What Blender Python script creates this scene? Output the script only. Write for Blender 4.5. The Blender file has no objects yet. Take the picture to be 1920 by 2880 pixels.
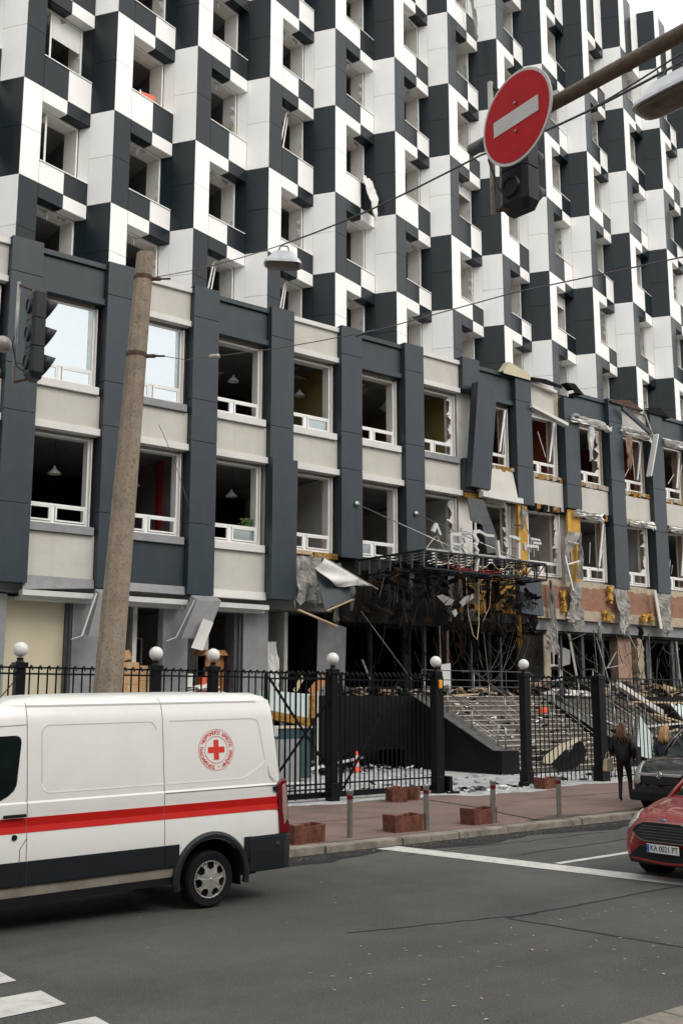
import bpy, bmesh, math, random
from mathutils import Vector, Matrix
random.seed(7)
R = math.radians
D = bpy.data
SC = bpy.context.scene
C = SC.collection
# ------------------------------------------------------------------ camera
cam = D.objects.new('camera', D.cameras.new('camera')); C.objects.link(cam)
cam.location = (0, 0, 2.5)
cam.rotation_euler = (R(90 + 9.99), 0, R(51.6 - 90))
cam.data.sensor_fit = 'VERTICAL'; cam.data.sensor_height = 36; cam.data.sensor_width = 24
cam.data.lens = 37.4; cam.data.clip_end = 2000; cam.data.clip_start = 0.1
SC.camera = cam
# ------------------------------------------------------------------ sky, sun, exposure
W = D.worlds.new('World'); SC.world = W; W.use_nodes = True
nt = W.node_tree; bg = nt.nodes['Background']
sky = nt.nodes.new('ShaderNodeTexSky'); sky.sky_type = 'NISHITA'; sky.sun_disc = False
sky.sun_elevation = R(44); sky.sun_rotation = R(168); sky.dust_density = 3.0; sky.air_density = 1.0
mx = nt.nodes.new('ShaderNodeMix'); mx.data_type = 'RGBA'; mx.inputs[0].default_value = 0.86
mx.inputs[7].default_value = (8.9, 8.85, 8.62, 1)      # the even white overcast
nt.links.new(sky.outputs[0], mx.inputs[6]); nt.links.new(mx.outputs[2], bg.inputs[0])
bg.inputs[1].default_value = 0.12
sun = D.objects.new('sun', D.lights.new('sun', 'SUN')); C.objects.link(sun)
sun.data.energy = 0.9; sun.data.angle = R(25); sun.data.color = (1, .95, .88)
sun.rotation_euler = (R(46), 0, R(12))
SC.view_settings.view_transform = 'Standard'; SC.view_settings.look = 'None'
SC.view_settings.exposure = 0.62; SC.view_settings.gamma = 1
SC.render.engine = 'CYCLES'

# ------------------------------------------------------------------ materials
MATS = {}
def mat(name, col, rough=.6, metal=0, var=.12, scale=3.0, bump=0.0, bscale=40, spec=.5, stain=None, stain_amt=0, stain_scale=1.2, speck=0, speckcol=(.5,.5,.48), speckscale=60, alpha=None, emit=None, island=0, streak=0, streakcol=(.3,.3,.28), sscale=(2.2,2.2,.22), coat=0):
    m = D.materials.new(name); m.use_nodes = True
    n = m.node_tree.nodes; l = m.node_tree.links
    b = n['Principled BSDF']; b.inputs['Roughness'].default_value = rough
    b.inputs['Metallic'].default_value = metal
    b.inputs['Specular IOR Level'].default_value = spec; b.inputs['Coat Weight'].default_value = coat; b.inputs['Coat Roughness'].default_value = .04
    tc = n.new('ShaderNodeTexCoord')
    no = n.new('ShaderNodeTexNoise'); no.inputs['Scale'].default_value = scale; no.inputs['Detail'].default_value = 6
    no.inputs['Roughness'].default_value = .65
    l.new(tc.outputs['Object'], no.inputs['Vector'])
    rp = n.new('ShaderNodeMapRange'); rp.inputs[1].default_value = .3; rp.inputs[2].default_value = .7
    rp.inputs[3].default_value = 1 - var; rp.inputs[4].default_value = 1 + var
    l.new(no.outputs['Fac'], rp.inputs[0])
    vm = n.new('ShaderNodeVectorMath'); vm.operation = 'SCALE'
    vm.inputs[0].default_value = col; l.new(rp.outputs[0], vm.inputs['Scale'])
    out = vm.outputs[0]
    if island:
        ge = n.new('ShaderNodeNewGeometry'); ri = n.new('ShaderNodeMapRange'); ri.inputs[3].default_value = 1-island; ri.inputs[4].default_value = 1+island
        l.new(ge.outputs['Random Per Island'], ri.inputs[0]); v2 = n.new('ShaderNodeVectorMath'); v2.operation = 'SCALE'
        l.new(out, v2.inputs[0]); l.new(ri.outputs[0], v2.inputs['Scale']); out = v2.outputs[0]
    if streak:
        mp = n.new('ShaderNodeMapping'); mp.inputs['Scale'].default_value = sscale; l.new(tc.outputs['Object'], mp.inputs[0])
        ns_ = n.new('ShaderNodeTexNoise'); ns_.inputs['Scale'].default_value = 1.6; ns_.inputs['Detail'].default_value = 5; l.new(mp.outputs[0], ns_.inputs['Vector'])
        rs = n.new('ShaderNodeMapRange'); rs.inputs[1].default_value = .5; rs.inputs[2].default_value = .75; rs.inputs[3].default_value = 0; rs.inputs[4].default_value = streak; l.new(ns_.outputs['Fac'], rs.inputs[0])
        ms = n.new('ShaderNodeMix'); ms.data_type = 'RGBA'; l.new(rs.outputs[0], ms.inputs[0]); l.new(out, ms.inputs[6]); ms.inputs[7].default_value = (*streakcol, 1); out = ms.outputs[2]
    if stain:
        n2 = n.new('ShaderNodeTexNoise'); n2.inputs['Scale'].default_value = stain_scale; n2.inputs['Detail'].default_value = 8
        n2.inputs['Roughness'].default_value = .7
        l.new(tc.outputs['Object'], n2.inputs['Vector'])
        r2 = n.new('ShaderNodeMapRange'); r2.inputs[1].default_value = .48; r2.inputs[2].default_value = .68
        r2.inputs[3].default_value = 0; r2.inputs[4].default_value = stain_amt; l.new(n2.outputs['Fac'], r2.inputs[0])
        mm = n.new('ShaderNodeMix'); mm.data_type = 'RGBA'; l.new(r2.outputs[0], mm.inputs[0]); l.new(out, mm.inputs[6])
        mm.inputs[7].default_value = (*stain, 1); out = mm.outputs[2]
    if speck:
        vo = n.new('ShaderNodeTexNoise'); vo.inputs['Scale'].default_value = speckscale; vo.inputs['Detail'].default_value = 3
        l.new(tc.outputs['Object'], vo.inputs['Vector'])
        r3 = n.new('ShaderNodeMapRange'); r3.inputs[1].default_value = .56; r3.inputs[2].default_value = .66
        r3.inputs[3].default_value = 0; r3.inputs[4].default_value = speck; l.new(vo.outputs['Fac'], r3.inputs[0])
        m3 = n.new('ShaderNodeMix'); m3.data_type = 'RGBA'; l.new(r3.outputs[0], m3.inputs[0]); l.new(out, m3.inputs[6])
        m3.inputs[7].default_value = (*speckcol, 1); out = m3.outputs[2]
    l.new(out, b.inputs['Base Color'])
    if bump:
        n4 = n.new('ShaderNodeTexNoise'); n4.inputs['Scale'].default_value = bscale; n4.inputs['Detail'].default_value = 5
        l.new(tc.outputs['Object'], n4.inputs['Vector'])
        bp = n.new('ShaderNodeBump'); bp.inputs['Strength'].default_value = bump; bp.inputs['Distance'].default_value = .02
        l.new(n4.outputs['Fac'], bp.inputs['Height']); l.new(bp.outputs[0], b.inputs['Normal'])
    if alpha is not None:
        b.inputs['Alpha'].default_value = alpha
    if emit:
        b.inputs['Emission Color'].default_value = (*emit[0], 1); b.inputs['Emission Strength'].default_value = emit[1]
    MATS[name] = m; return m
mat('clad_white', (.86, .86, .84), .45, var=.025, scale=.8, bump=.03, bscale=150, spec=.35, island=.025, streak=.16, streakcol=(.66,.65,.61))
mat('clad_dark', (.0060, .0125, .0165), .28, var=.14, scale=1.5, bump=.03, bscale=200, spec=.32, speck=.3, speckcol=(.018,.025,.030), speckscale=90, island=.15, streak=.25, streakcol=(.020,.026,.030))
mat('backing', (.10, .10, .105), .8)
mat('podium_dark', (.0225, .0345, .0425), .38, var=.14, scale=1.3, bump=.05, bscale=160, spec=.38, speck=.3, speckcol=(.042,.053,.062), speckscale=90, island=.10, streak=.3, streakcol=(.046,.056,.062))
mat('render_light', (.50, .485, .44), .8, var=.05, scale=1.2, bump=.15, bscale=120, stain=(.38,.36,.31), stain_amt=.4, stain_scale=.8, spec=.2, streak=.22, streakcol=(.36,.345,.30))
mat('lip_light', (.60, .59, .56), .55, var=.07, stain=(.42,.41,.38), stain_amt=.5, stain_scale=1.5)
mat('lip_grey', (.22, .222, .23), .55, var=.12, stain=(.15,.15,.155), stain_amt=.5)
mat('flashing', (.62, .62, .60), .35, .3, var=.08)
mat('frame_white', (.76, .76, .74), .4, var=.05, scale=6)
mat('plaster', (.74, .72, .67), .85, var=.1, scale=2, stain=(.60,.58,.53), stain_amt=.4, spec=.2)
mat('room', (.24, .235, .225), .9, var=.25, scale=.8, spec=.1)
mat('brown_render', (.075, .066, .055), .9, var=.2, scale=.5, spec=.1)
mat('room_light', (.40, .39, .36), .9, var=.15, scale=.8, spec=.1)
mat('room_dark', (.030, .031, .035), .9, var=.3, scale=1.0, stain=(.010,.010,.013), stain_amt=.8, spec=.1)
mat('room_red', (.36, .018, .010), .8)
mat('room_yellow', (.36, .29, .10), .8)
mat('room_orange', (.30, .07, .03), .8)
mat('concrete', (.27, .222, .170), .9, var=.18, scale=5, bump=.5, bscale=40, stain=(.15,.125,.092), stain_amt=.6, stain_scale=2.2, speck=.6, speckcol=(.08,.07,.055), speckscale=26, spec=.2, streak=.4, streakcol=(.14,.118,.09))
mat('concrete_cream', (.40, .335, .25), .9, var=.15, scale=4, stain=(.17,.13,.095), stain_amt=.7, stain_scale=2.5, bump=.2, spec=.2)
mat('concrete_red', (.26, .135, .090), .9, var=.2, scale=6, stain=(.16,.09,.068), stain_amt=.6, stain_scale=2.0, speck=.45, speckcol=(.36,.27,.22), speckscale=28, bump=.25, spec=.2, streak=.3, streakcol=(.30,.22,.17))
mat('soot', (.010, .010, .011), .95, var=.4, scale=3, stain=(.03,.026,.022), stain_amt=.5, stain_scale=1.5, bump=.4, bscale=20, spec=.1)
mat('soot_wall', (.018, .017, .016), .95, var=.5, scale=2, stain=(.05,.042,.034), stain_amt=.5, stain_scale=1.3, bump=.3, bscale=15, spec=.1)
mat('insulation', (.33, .18, .045), .95, var=.4, scale=9, stain=(.05,.03,.018), stain_amt=.9, stain_scale=3.5, bump=.8, bscale=25, spec=.1)
mat('insulation_bright', (.56, .32, .075), .95, var=.25, scale=6, stain=(.20,.11,.04), stain_amt=.6, stain_scale=3.0, bump=.6, bscale=25, spec=.1)
mat('charred_wood', (.05, .028, .016), .95, var=.5, scale=6, bump=.5, spec=.1)
mat('membrane', (.34, .33, .305), .55, var=.25, scale=5, stain=(.06,.055,.045), stain_amt=.7, stain_scale=2.5, bump=.5, bscale=14, spec=.35)
mat('metal_pale', (.36, .35, .32), .45, .2, var=.3, scale=8, stain=(.12,.105,.085), stain_amt=.7, stain_scale=5)
mat('metal_grey', (.075, .08, .085), .45, .2, var=.25, scale=4, spec=.3)
mat('metal_black', (.007, .0075, .009), .5, 0, var=.3, scale=6, spec=.25)
mat('iron_black', (.0045, .005, .007), .4, 0, var=.2, scale=8, spec=.22)
mat('steel', (.36, .355, .34), .32, .85, var=.15, scale=6)
mat('rust', (.085, .048, .034), .85, .0, var=.45, scale=14, stain=(.085,.08,.068), stain_amt=.7, stain_scale=6, bump=.4, spec=.2)
mat('arm_paint', (.105, .078, .052), .6, .0, var=.4, scale=9, stain=(.15,.13,.10), stain_amt=.8, stain_scale=5, bump=.4, spec=.3)
mat('granite_dusty', (.075, .073, .068), .7, var=.3, scale=4, stain=(.03,.03,.03), stain_amt=.7, stain_scale=2.5, speck=.5, speckcol=(.2,.2,.19), speckscale=14)
mat('granite', (.0055, .006, .008), .35, var=.3, scale=5, stain=(.014,.015,.017), stain_amt=.5, stain_scale=.8, bump=.03, spec=.2)
mat('step', (.11, .10, .085), .9, var=.25, scale=4, stain=(.045,.04,.033), stain_amt=.8, stain_scale=1.6, speck=.5, speckcol=(.30,.28,.25), speckscale=12, bump=.3)  # base darkened so the risers carry a painted shadow
mat('steptop_lit', (.40, .37, .32), .9, var=.25, scale=5, stain=(.13,.115,.095), stain_amt=.7, stain_scale=2.0, bump=.3)  # treads lightened to paint the shading at the step noses
mat('asphalt', (.074, .0715, .066), .88, var=.26, scale=.3, bump=1.0, bscale=55, stain=(.048,.0475,.046), stain_amt=.9, stain_scale=.35, speck=.75, speckcol=(.175,.165,.145), speckscale=70, spec=.25, streak=.6, streakcol=(.110,.104,.094), sscale=(.10,.9,1))
mat('asphalt_dark', (.020, .020, .021), .88, var=.3, scale=3, bump=.4, bscale=60, stain=(.045,.042,.038), stain_amt=.7, stain_scale=2.5, spec=.2)
mat('pavement', (.168, .118, .102), .9, var=.16, scale=.6, bump=.5, bscale=60, stain=(.085,.064,.058), stain_amt=.75, stain_scale=.5, speck=.6, speckcol=(.28,.225,.20), speckscale=45, spec=.2)
mat('damp', (.060,.050,.044), .7, var=.3, scale=2, bump=.4, bscale=60, stain=(.11,.088,.076), stain_amt=.8, stain_scale=2.2, spec=.3)
mat('kerb', (.225, .20, .165), .9, var=.25, scale=4, bump=.4, bscale=30, stain=(.07,.062,.052), stain_amt=.85, stain_scale=2.5, spec=.2)
mat('yard', (.40, .41, .405), .85, var=.25, scale=2.5, stain=(.13,.13,.13), stain_amt=.8, stain_scale=1.8, speck=.8, speckcol=(.58,.61,.61), speckscale=16, bump=.6, bscale=30, spec=.3)
mat('paint_white', (.50, .49, .465), .8, var=.08, scale=3, stain=(.22,.215,.205), stain_amt=.6, stain_scale=5, spec=.2)
mat('terracotta', (.145, .056, .037), .9, var=.35, scale=9, stain=(.07,.032,.024), stain_amt=.9, stain_scale=6, bump=.6, bscale=30, spec=.2)
mat('soil', (.05, .035, .025), 1, var=.4, scale=10, bump=.6)
mat('van_white', (.74, .745, .72), .18, var=.02, scale=1, spec=.5, stain=(.60,.57,.51), stain_amt=.3, stain_scale=.8)
mat('van_dirty', (.36, .325, .275), .6, var=.14, scale=4, stain=(.22,.19,.155), stain_amt=.7, stain_scale=3, spec=.2)
mat('van_clad', (.011, .015, .019), .5, var=.15, scale=3, spec=.3)
mat('rubber', (.008, .008, .009), .8, var=.2, scale=8, spec=.2)
mat('seam', (.16, .12, .11), .7, var=.0)
mat('tape_red', (.50, .014, .010), .45, var=.08, spec=.2)
mat('logo_red', (.62, .045, .028), .5, var=.03, spec=.2)
mat('hubcap', (.46, .45, .41), .38, .6, var=.12, scale=8)
mat('tail_red', (.13, .005, .007), .2, var=.15, spec=.4)
mat('tail_clear', (.30, .22, .21), .2, var=.3, scale=30)
mat('car_red', (.20, .008, .006), .35, .1, var=.15, scale=2.5, spec=.5, coat=1)
mat('car_black', (.005, .006, .0065), .3, .1, var=.1, spec=.3, coat=1)
mat('car_trim', (.008, .009, .010), .5, spec=.3)
mat('chrome', (.72, .72, .72), .12, 1, var=.05)
mat('glass_dark', (.006, .011, .011), .06, 0, var=.3, spec=.35)
mat('glass_sky', (.52, .565, .59), .05, .9, var=.03, scale=.5)
mat('glass_pale', (.32, .37, .37), .1, .5, var=.15)
mat('lamp_clear', (.34, .355, .32), .12, .2, var=.3, scale=20)
mat('plate', (.62, .62, .60), .4, var=.02)
mat('plate_blue', (.03, .12, .42), .4)
mat('plate_black', (.012, .012, .012), .5)
mat('globe', (.66, .655, .635), .35, var=.03, spec=.4)
mat('sign_red', (.43, .005, .011), .5, var=.15, scale=9, stain=(.30,.004,.010), stain_amt=.5, stain_scale=8, spec=.12)
mat('sign_white', (.52, .52, .51), .5, var=.08, scale=7, spec=.2)
mat('signal_grey', (.020, .026, .034), .5, var=.25, scale=5, spec=.3)
mat('signal_dark', (.012, .016, .022), .5, var=.2, spec=.3)
mat('lampshell', (.48, .50, .52), .4, .2, var=.15, scale=7)
mat('lampglass', (.13, .12, .09), .3, var=.4, scale=14, stain=(.035,.032,.02), stain_amt=.6, stain_scale=10, spec=.3)
mat('cone_orange', (.80, .07, .02), .5)
mat('skin', (.45, .27, .20), .6)
mat('hair_brown', (.07, .03, .014), .6, var=.5, scale=30, spec=.3)
mat('hair_blond', (.34, .20, .08), .6, var=.45, scale=30, spec=.3)
mat('jacket_black', (.007, .005, .0055), .5, var=.4, scale=8, bump=.8, bscale=9, spec=.25)
mat('jacket_grey', (.035, .04, .055), .7, var=.2, spec=.2)
mat('boots', (.010, .011, .013), .3)
mat('bag', (.44, .35, .24), .7)
mat('cardboard', (.50, .31, .15), .85, var=.12, scale=4)
mat('wood', (.34, .15, .055), .7, var=.25, scale=6)
mat('wood_pale', (.48, .36, .22), .8, var=.2, scale=6)
mat('paleblue', (.50, .58, .56), .6, var=.1)
mat('teal', (.02, .055, .065), .5)
mat('cream', (.50, .45, .33), .9, var=.06, scale=1, spec=.2)
mat('cloth', (.70, .695, .67), .95, spec=.05, var=.08, scale=3)
mat('wire', (.02, .02, .02), .6)
mat('wire_pale', (.085, .075, .065), .6)
mat('leaf', (.36, .33, .17), .8, var=.5, scale=9)
mat('leaf_green', (.07, .13, .035), .7, var=.4, scale=9)
mat('brick', (.33, .22, .16), .9, var=.25, scale=9, bump=.4, bscale=20)
mat('red_plastic', (.75, .09, .03), .4)
mat('yellow_plastic', (.75, .34, .02), .4)
M = MATS

# ------------------------------------------------------------------ mesh helpers
class MB:
    def __init__(s): s.v = []; s.f = []; s.m = []
    def add(s, vs, fs, m=0):
        o = len(s.v); s.v += [tuple(p) for p in vs]
        for f in fs: s.f.append(tuple(i + o for i in f)); s.m.append(m)
        return s
    def hexa(s, p, m=0):
        return s.add(p, [(0,3,2,1),(4,5,6,7),(0,1,5,4),(1,2,6,5),(2,3,7,6),(3,0,4,7)], m)
    def box(s, x0, y0, z0, x1, y1, z1, m=0):
        return s.hexa([(x0,y0,z0),(x1,y0,z0),(x1,y1,z0),(x0,y1,z0),(x0,y0,z1),(x1,y0,z1),(x1,y1,z1),(x0,y1,z1)], m)
    def slab(s, A, B, z0, z1, n0, n1, m=0):
        """box on the plan line A->B, from offset n0 to n1 along the left normal"""
        d = Vector((B[0]-A[0], B[1]-A[1])); d.normalize(); n = Vector((-d.y, d.x))
        q = [(A[0]+n.x*n0, A[1]+n.y*n0), (B[0]+n.x*n0, B[1]+n.y*n0), (B[0]+n.x*n1, B[1]+n.y*n1), (A[0]+n.x*n1, A[1]+n.y*n1)]
        return s.hexa([(*a, z0) for a in q] + [(*a, z1) for a in q], m)
    def obox(s, c, ax, ay, az, m=0):
        c = Vector(c); ax = Vector(ax)/2; ay = Vector(ay)/2; az = Vector(az)/2
        return s.hexa([c-ax-ay-az, c+ax-ay-az, c+ax+ay-az, c-ax+ay-az, c-ax-ay+az, c+ax-ay+az, c+ax+ay+az, c-ax+ay+az], m)
    def tube(s, pts, r, n=8, m=0, cap=True):
        pts = [Vector(p) for p in pts]; rr = r if isinstance(r, (list, tuple)) else [r]*len(pts)
        o = len(s.v); prev = None
        for i, p in enumerate(pts):
            t = (pts[min(i+1, len(pts)-1)] - pts[max(i-1, 0)]).normalized()
            a = Vector((0,0,1)) if abs(t.z) < .9 else Vector((1,0,0))
            if prev is not None and (prev - t*prev.dot(t)).length > .1: u = (prev - t*prev.dot(t)).normalized()
            else: u = t.cross(a).normalized()
            prev = u; w = t.cross(u)
            for k in range(n):
                an = 2*math.pi*k/n; s.v.append(tuple(p + (u*math.cos(an) + w*math.sin(an))*rr[i]))
        for i in range(len(pts)-1):
            for k in range(n):
                a = o+i*n+k; b = o+i*n+(k+1) % n; s.f.append((a, b, b+n, a+n)); s.m.append(m)
        if cap:
            s.f.append(tuple(o+k for k in reversed(range(n)))); s.m.append(m)
            s.f.append(tuple(o+(len(pts)-1)*n+k for k in range(n))); s.m.append(m)
        return s
    def bar(s, a, b, w, h=None, m=0):
        a = Vector(a); b = Vector(b); t = (b-a); h = h or w
        up = Vector((0,0,1)) if abs(t.normalized().z) < .95 else Vector((0,1,0))
        x = t.cross(up).normalized(); y = x.cross(t).normalized()
        return s.obox((a+b)/2, t, x*w, y*h, m)
    def lathe(s, c, prof, n=24, m=0, axis='z'):
        o = len(s.v)
        for (r, z) in prof:
            for k in range(n):
                a = 2*math.pi*k/n; x, y = r*math.cos(a), r*math.sin(a)
                p = (x, y, z) if axis == 'z' else ((x, z, y) if axis == 'y' else (z, x, y))
                s.v.append((c[0]+p[0], c[1]+p[1], c[2]+p[2]))
        for i in range(len(prof)-1):
            for k in range(n):
                a = o+i*n+k; b = o+i*n+(k+1) % n; s.f.append((a, b, b+n, a+n)); s.m.append(m)
        return s
    def sphere(s, c, r, n=20, m=0, sq=(1,1,1)):
        k = n//2
        return s.lathe2(c, [(r*math.sin(math.pi*i/k), -r*math.cos(math.pi*i/k)) for i in range(k+1)], n, m, sq)
    def lathe2(s, c, prof, n, m, sq):
        o = len(s.v)
        for (r, z) in prof:
            for k in range(n):
                a = 2*math.pi*k/n; s.v.append((c[0]+r*math.cos(a)*sq[0], c[1]+r*math.sin(a)*sq[1], c[2]+z*sq[2]))
        for i in range(len(prof)-1):
            for k in range(n):
                a = o+i*n+k; b = o+i*n+(k+1) % n; s.f.append((a, b, b+n, a+n)); s.m.append(m)
        return s
    def prism(s, poly, a, b, m=0, plane='xz'):
        """polygon extruded along the third axis from a to b"""
        def P(p, t): return (p[0], t, p[1]) if plane == 'xz' else ((t, p[0], p[1]) if plane == 'yz' else (p[0], p[1], t))
        n = len(poly); vs = [P(p, a) for p in poly] + [P(p, b) for p in poly]
        return s.add(vs, [tuple(range(n)), tuple(range(2*n-1, n-1, -1))] + [(i, i+n, (i+1) % n+n, (i+1) % n) for i in range(n)], m)
    def loft(s, rings, m=0, cap=True, closed=True):
        o = len(s.v); n = len(rings[0])
        for r in rings: s.v += [tuple(p) for p in r]
        for i in range(len(rings)-1):
            for k in range(n if closed else n-1):
                a = o+i*n+k; b = o+i*n+(k+1) % n; s.f.append((a, b, b+n, a+n)); s.m.append(m)
        if cap:
            s.f.append(tuple(o+k for k in reversed(range(n)))); s.m.append(m)
            s.f.append(tuple(o+(len(rings)-1)*n+k for k in range(n))); s.m.append(m)
        return s
    def build(s, name, mats, parent=None, smooth=False, bevel=0, subsurf=0, local=False):
        me = D.meshes.new(name)
        off = Vector((0,0,0))
        if parent and not local:
            p = parent
            while p.parent: p = p.parent
            off = p.location
        me.from_pydata([(v[0]-off.x, v[1]-off.y, v[2]-off.z) for v in s.v], [], s.f)
        if not isinstance(mats, (list, tuple)): mats = [mats]
        for m in mats: me.materials.append(M[m] if isinstance(m, str) else m)
        me.polygons.foreach_set('material_index', s.m)
        bm = bmesh.new(); bm.from_mesh(me); bmesh.ops.recalc_face_normals(bm, faces=bm.faces); bm.to_mesh(me); bm.free()
        if smooth:
            for p in me.polygons: p.use_smooth = True
        me.update()
        o = D.objects.new(name, me); C.objects.link(o)
        if parent: o.parent = parent
        if bevel:
            b = o.modifiers.new('bevel', 'BEVEL'); b.width = bevel; b.segments = 2; b.limit_method = 'ANGLE'; b.angle_limit = R(35)
        if subsurf:
            b = o.modifiers.new('sub', 'SUBSURF'); b.levels = subsurf; b.render_levels = subsurf
        return o
def tag(o, label=None, cat=None, group=None, kind=None):
    if label: o['label'] = label
    if cat: o['category'] = cat
    if group: o['group'] = group
    if kind: o['kind'] = kind
    return o
def thing(name, label, cat, loc=(0,0,0), group=None, rz=0):
    o = D.objects.new(name, None); C.objects.link(o); o.location = loc; o.rotation_euler = (0,0,rz); o.empty_display_size = .2
    return tag(o, label, cat, group)
def copy_tree(o, parent=None, loc=None, label=None, rz=None):
    kids = [c for c in D.objects if c.parent == o]
    c = o.copy(); C.objects.link(c)
    if parent: c.parent = parent
    if loc is not None: c.location = loc
    if rz is not None: c.rotation_euler = (0, 0, rz)
    if label: c['label'] = label
    for k in kids: copy_tree(k, c)
    return c
def struct(name, mb, m, label=None, **k):
    o = mb.build(name, m, **k); tag(o, label, kind='structure'); return o
def bake(o):
    """apply an object's modifiers with the evaluated mesh"""
    bpy.context.view_layer.update()
    dg = bpy.context.evaluated_depsgraph_get()
    me = D.meshes.new_from_object(o.evaluated_get(dg)); o.modifiers.clear(); o.data = me
def text_mb(txt, size, ext=.002, off=0):
    cu = D.curves.new('t', 'FONT'); cu.body = txt; cu.size = size; cu.extrude = ext; cu.offset = off; cu.align_x = 'CENTER'; cu.align_y = 'CENTER'
    ob = D.objects.new('t', cu); C.objects.link(ob); bpy.context.view_layer.update()
    me = D.meshes.new_from_object(ob.evaluated_get(bpy.context.evaluated_depsgraph_get()))
    vs = [tuple(v.co) for v in me.vertices]; fs = [tuple(p.vertices) for p in me.polygons]
    D.objects.remove(ob); D.curves.remove(cu); D.meshes.remove(me)
    return vs, fs
NUM = ['one','two','three','four','five','six','seven','eight','nine','ten','eleven','twelve','thirteen','fourteen']
def rnd(a, b): return random.uniform(a, b)
# ================================================================== THE SETTING
g = MB(); g.box(-400, -400, -.6, 600, 600, -.02); struct('ground', g, 'asphalt_dark')
g = MB(); g.box(-60, 5.33, -.3, 160, 14.42, 0); struct('road', g, 'asphalt')
g = MB(); g.box(-60, 14.72, -.3, 160, 20.55, .13); struct('pavement', g, 'pavement')
g = MB(); g.box(-60, 20.55, -.3, 160, 48, .126); struct('courtyard', g, 'yard')
g = MB()
x = -30.
while x < 70:
    w = rnd(1.3, 2.3); j = rnd(-.012, .012); h = .13 + rnd(-.008, .006)
    g.hexa([(x+.012, 14.42+j, -.2), (x+w-.012, 14.42+j+rnd(-.01,.01), -.2), (x+w-.012, 14.716, -.2), (x+.012, 14.716, -.2),
            (x+.012, 14.45+j, h), (x+w-.012, 14.45+j, h+rnd(-.01,.005)), (x+w-.012, 14.716, h), (x+.012, 14.716, h)])
    x += w
struct('kerb', g, 'kerb', bevel=.02)
g = MB(); g.box(-60, -30, -.3, 160, 5.02, .12); struct('near_pavement', g, 'pavement')
g = MB(); x = -20.
while x < 40:
    g.box(x+.01, 5.02, -.2, x+1.6, 5.33, .135); x += 1.61
struct('near_kerb', g, 'kerb', bevel=.02)
# gutter dirt along the kerb
g = MB(); x = 5.; pts = []
while x < 45: pts.append((x, 13.78 + .2*math.sin(x*1.7) + rnd(-.08,.08))); x += .35
for a, b in zip(pts, pts[1:]): g.add([(a[0], a[1], .004), (b[0], b[1], .004), (b[0], 14.44, .004), (a[0], 14.44, .004)], [(0,1,2,3)])
struct('gutter_dirt', g, 'asphalt_dark')
# debris spilled on the pavement edge by the fence
g = MB(); x = 12.; pts = []
while x < 34:
    d = .28 if x < 19.4 else (.85 if x < 23 else .25)
    pts.append((x, 20.2 - d + .12*math.sin(x*3.1) + rnd(-.1,.1))); x += .22
for a, b in zip(pts, pts[1:]): g.add([(a[0], a[1], .134), (b[0], b[1], .134), (b[0], 20.56, .134), (a[0], 20.56, .134)], [(0,1,2,3)])
struct('glass_dust', g, 'yard')
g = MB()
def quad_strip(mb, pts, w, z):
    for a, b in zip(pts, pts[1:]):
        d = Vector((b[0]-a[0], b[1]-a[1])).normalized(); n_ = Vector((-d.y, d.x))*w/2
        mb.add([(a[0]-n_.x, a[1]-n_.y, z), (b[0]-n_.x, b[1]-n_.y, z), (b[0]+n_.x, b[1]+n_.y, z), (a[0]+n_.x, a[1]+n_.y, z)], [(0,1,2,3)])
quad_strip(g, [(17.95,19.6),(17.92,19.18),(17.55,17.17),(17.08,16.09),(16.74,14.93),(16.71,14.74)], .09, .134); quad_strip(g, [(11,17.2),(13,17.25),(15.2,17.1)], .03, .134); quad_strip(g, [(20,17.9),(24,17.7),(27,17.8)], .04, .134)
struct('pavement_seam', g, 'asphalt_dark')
g = MB(); x = 16.5; pts = []
while x < 30: pts.append((x, 14.72, 15.15+.25*math.sin(x*.9)+.12*math.sin(x*3.3)+min(0,(x-18)*.2))); x += .3
for a, b in zip(pts, pts[1:]): g.add([(a[0],a[1],.134),(b[0],b[1],.134),(b[0],max(b[2],14.75),.134),(a[0],max(a[2],14.75),.134)],[(0,1,2,3)])
struct('damp_patch', g, 'damp')
# tar seams in the asphalt
def ribbon(mb, pts, w, z):
    for a, b in zip(pts, pts[1:]):
        d = Vector((b[0]-a[0], b[1]-a[1])).normalized(); n = Vector((-d.y, d.x))*w/2
        mb.add([(a[0]-n.x, a[1]-n.y, z), (b[0]-n.x, b[1]-n.y, z), (b[0]+n.x, b[1]+n.y, z), (a[0]+n.x, a[1]+n.y, z)], [(0,1,2,3)])
g = MB()
def wob(a, b, n, s): return [(a[0]+(b[0]-a[0])*i/n+rnd(-s,s), a[1]+(b[1]-a[1])*i/n+rnd(-s,s)) for i in range(n+1)]
for pts, w in ((wob((7.6,9.5),(10,8.94),12,.02), .025), (wob((9.55,8.96),(16,9.05),18,.02), .032), (wob((9.55,8.96),(9.9,6.6),8,.015), .035), (wob((13.5,12.4),(20,12.6),16,.05), .035), (wob((12,13.5),(17,13.4),14,.05), .03)):
    ribbon(g, pts, w, .004)
struct('tar_seams', g, 'asphalt_dark')
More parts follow.
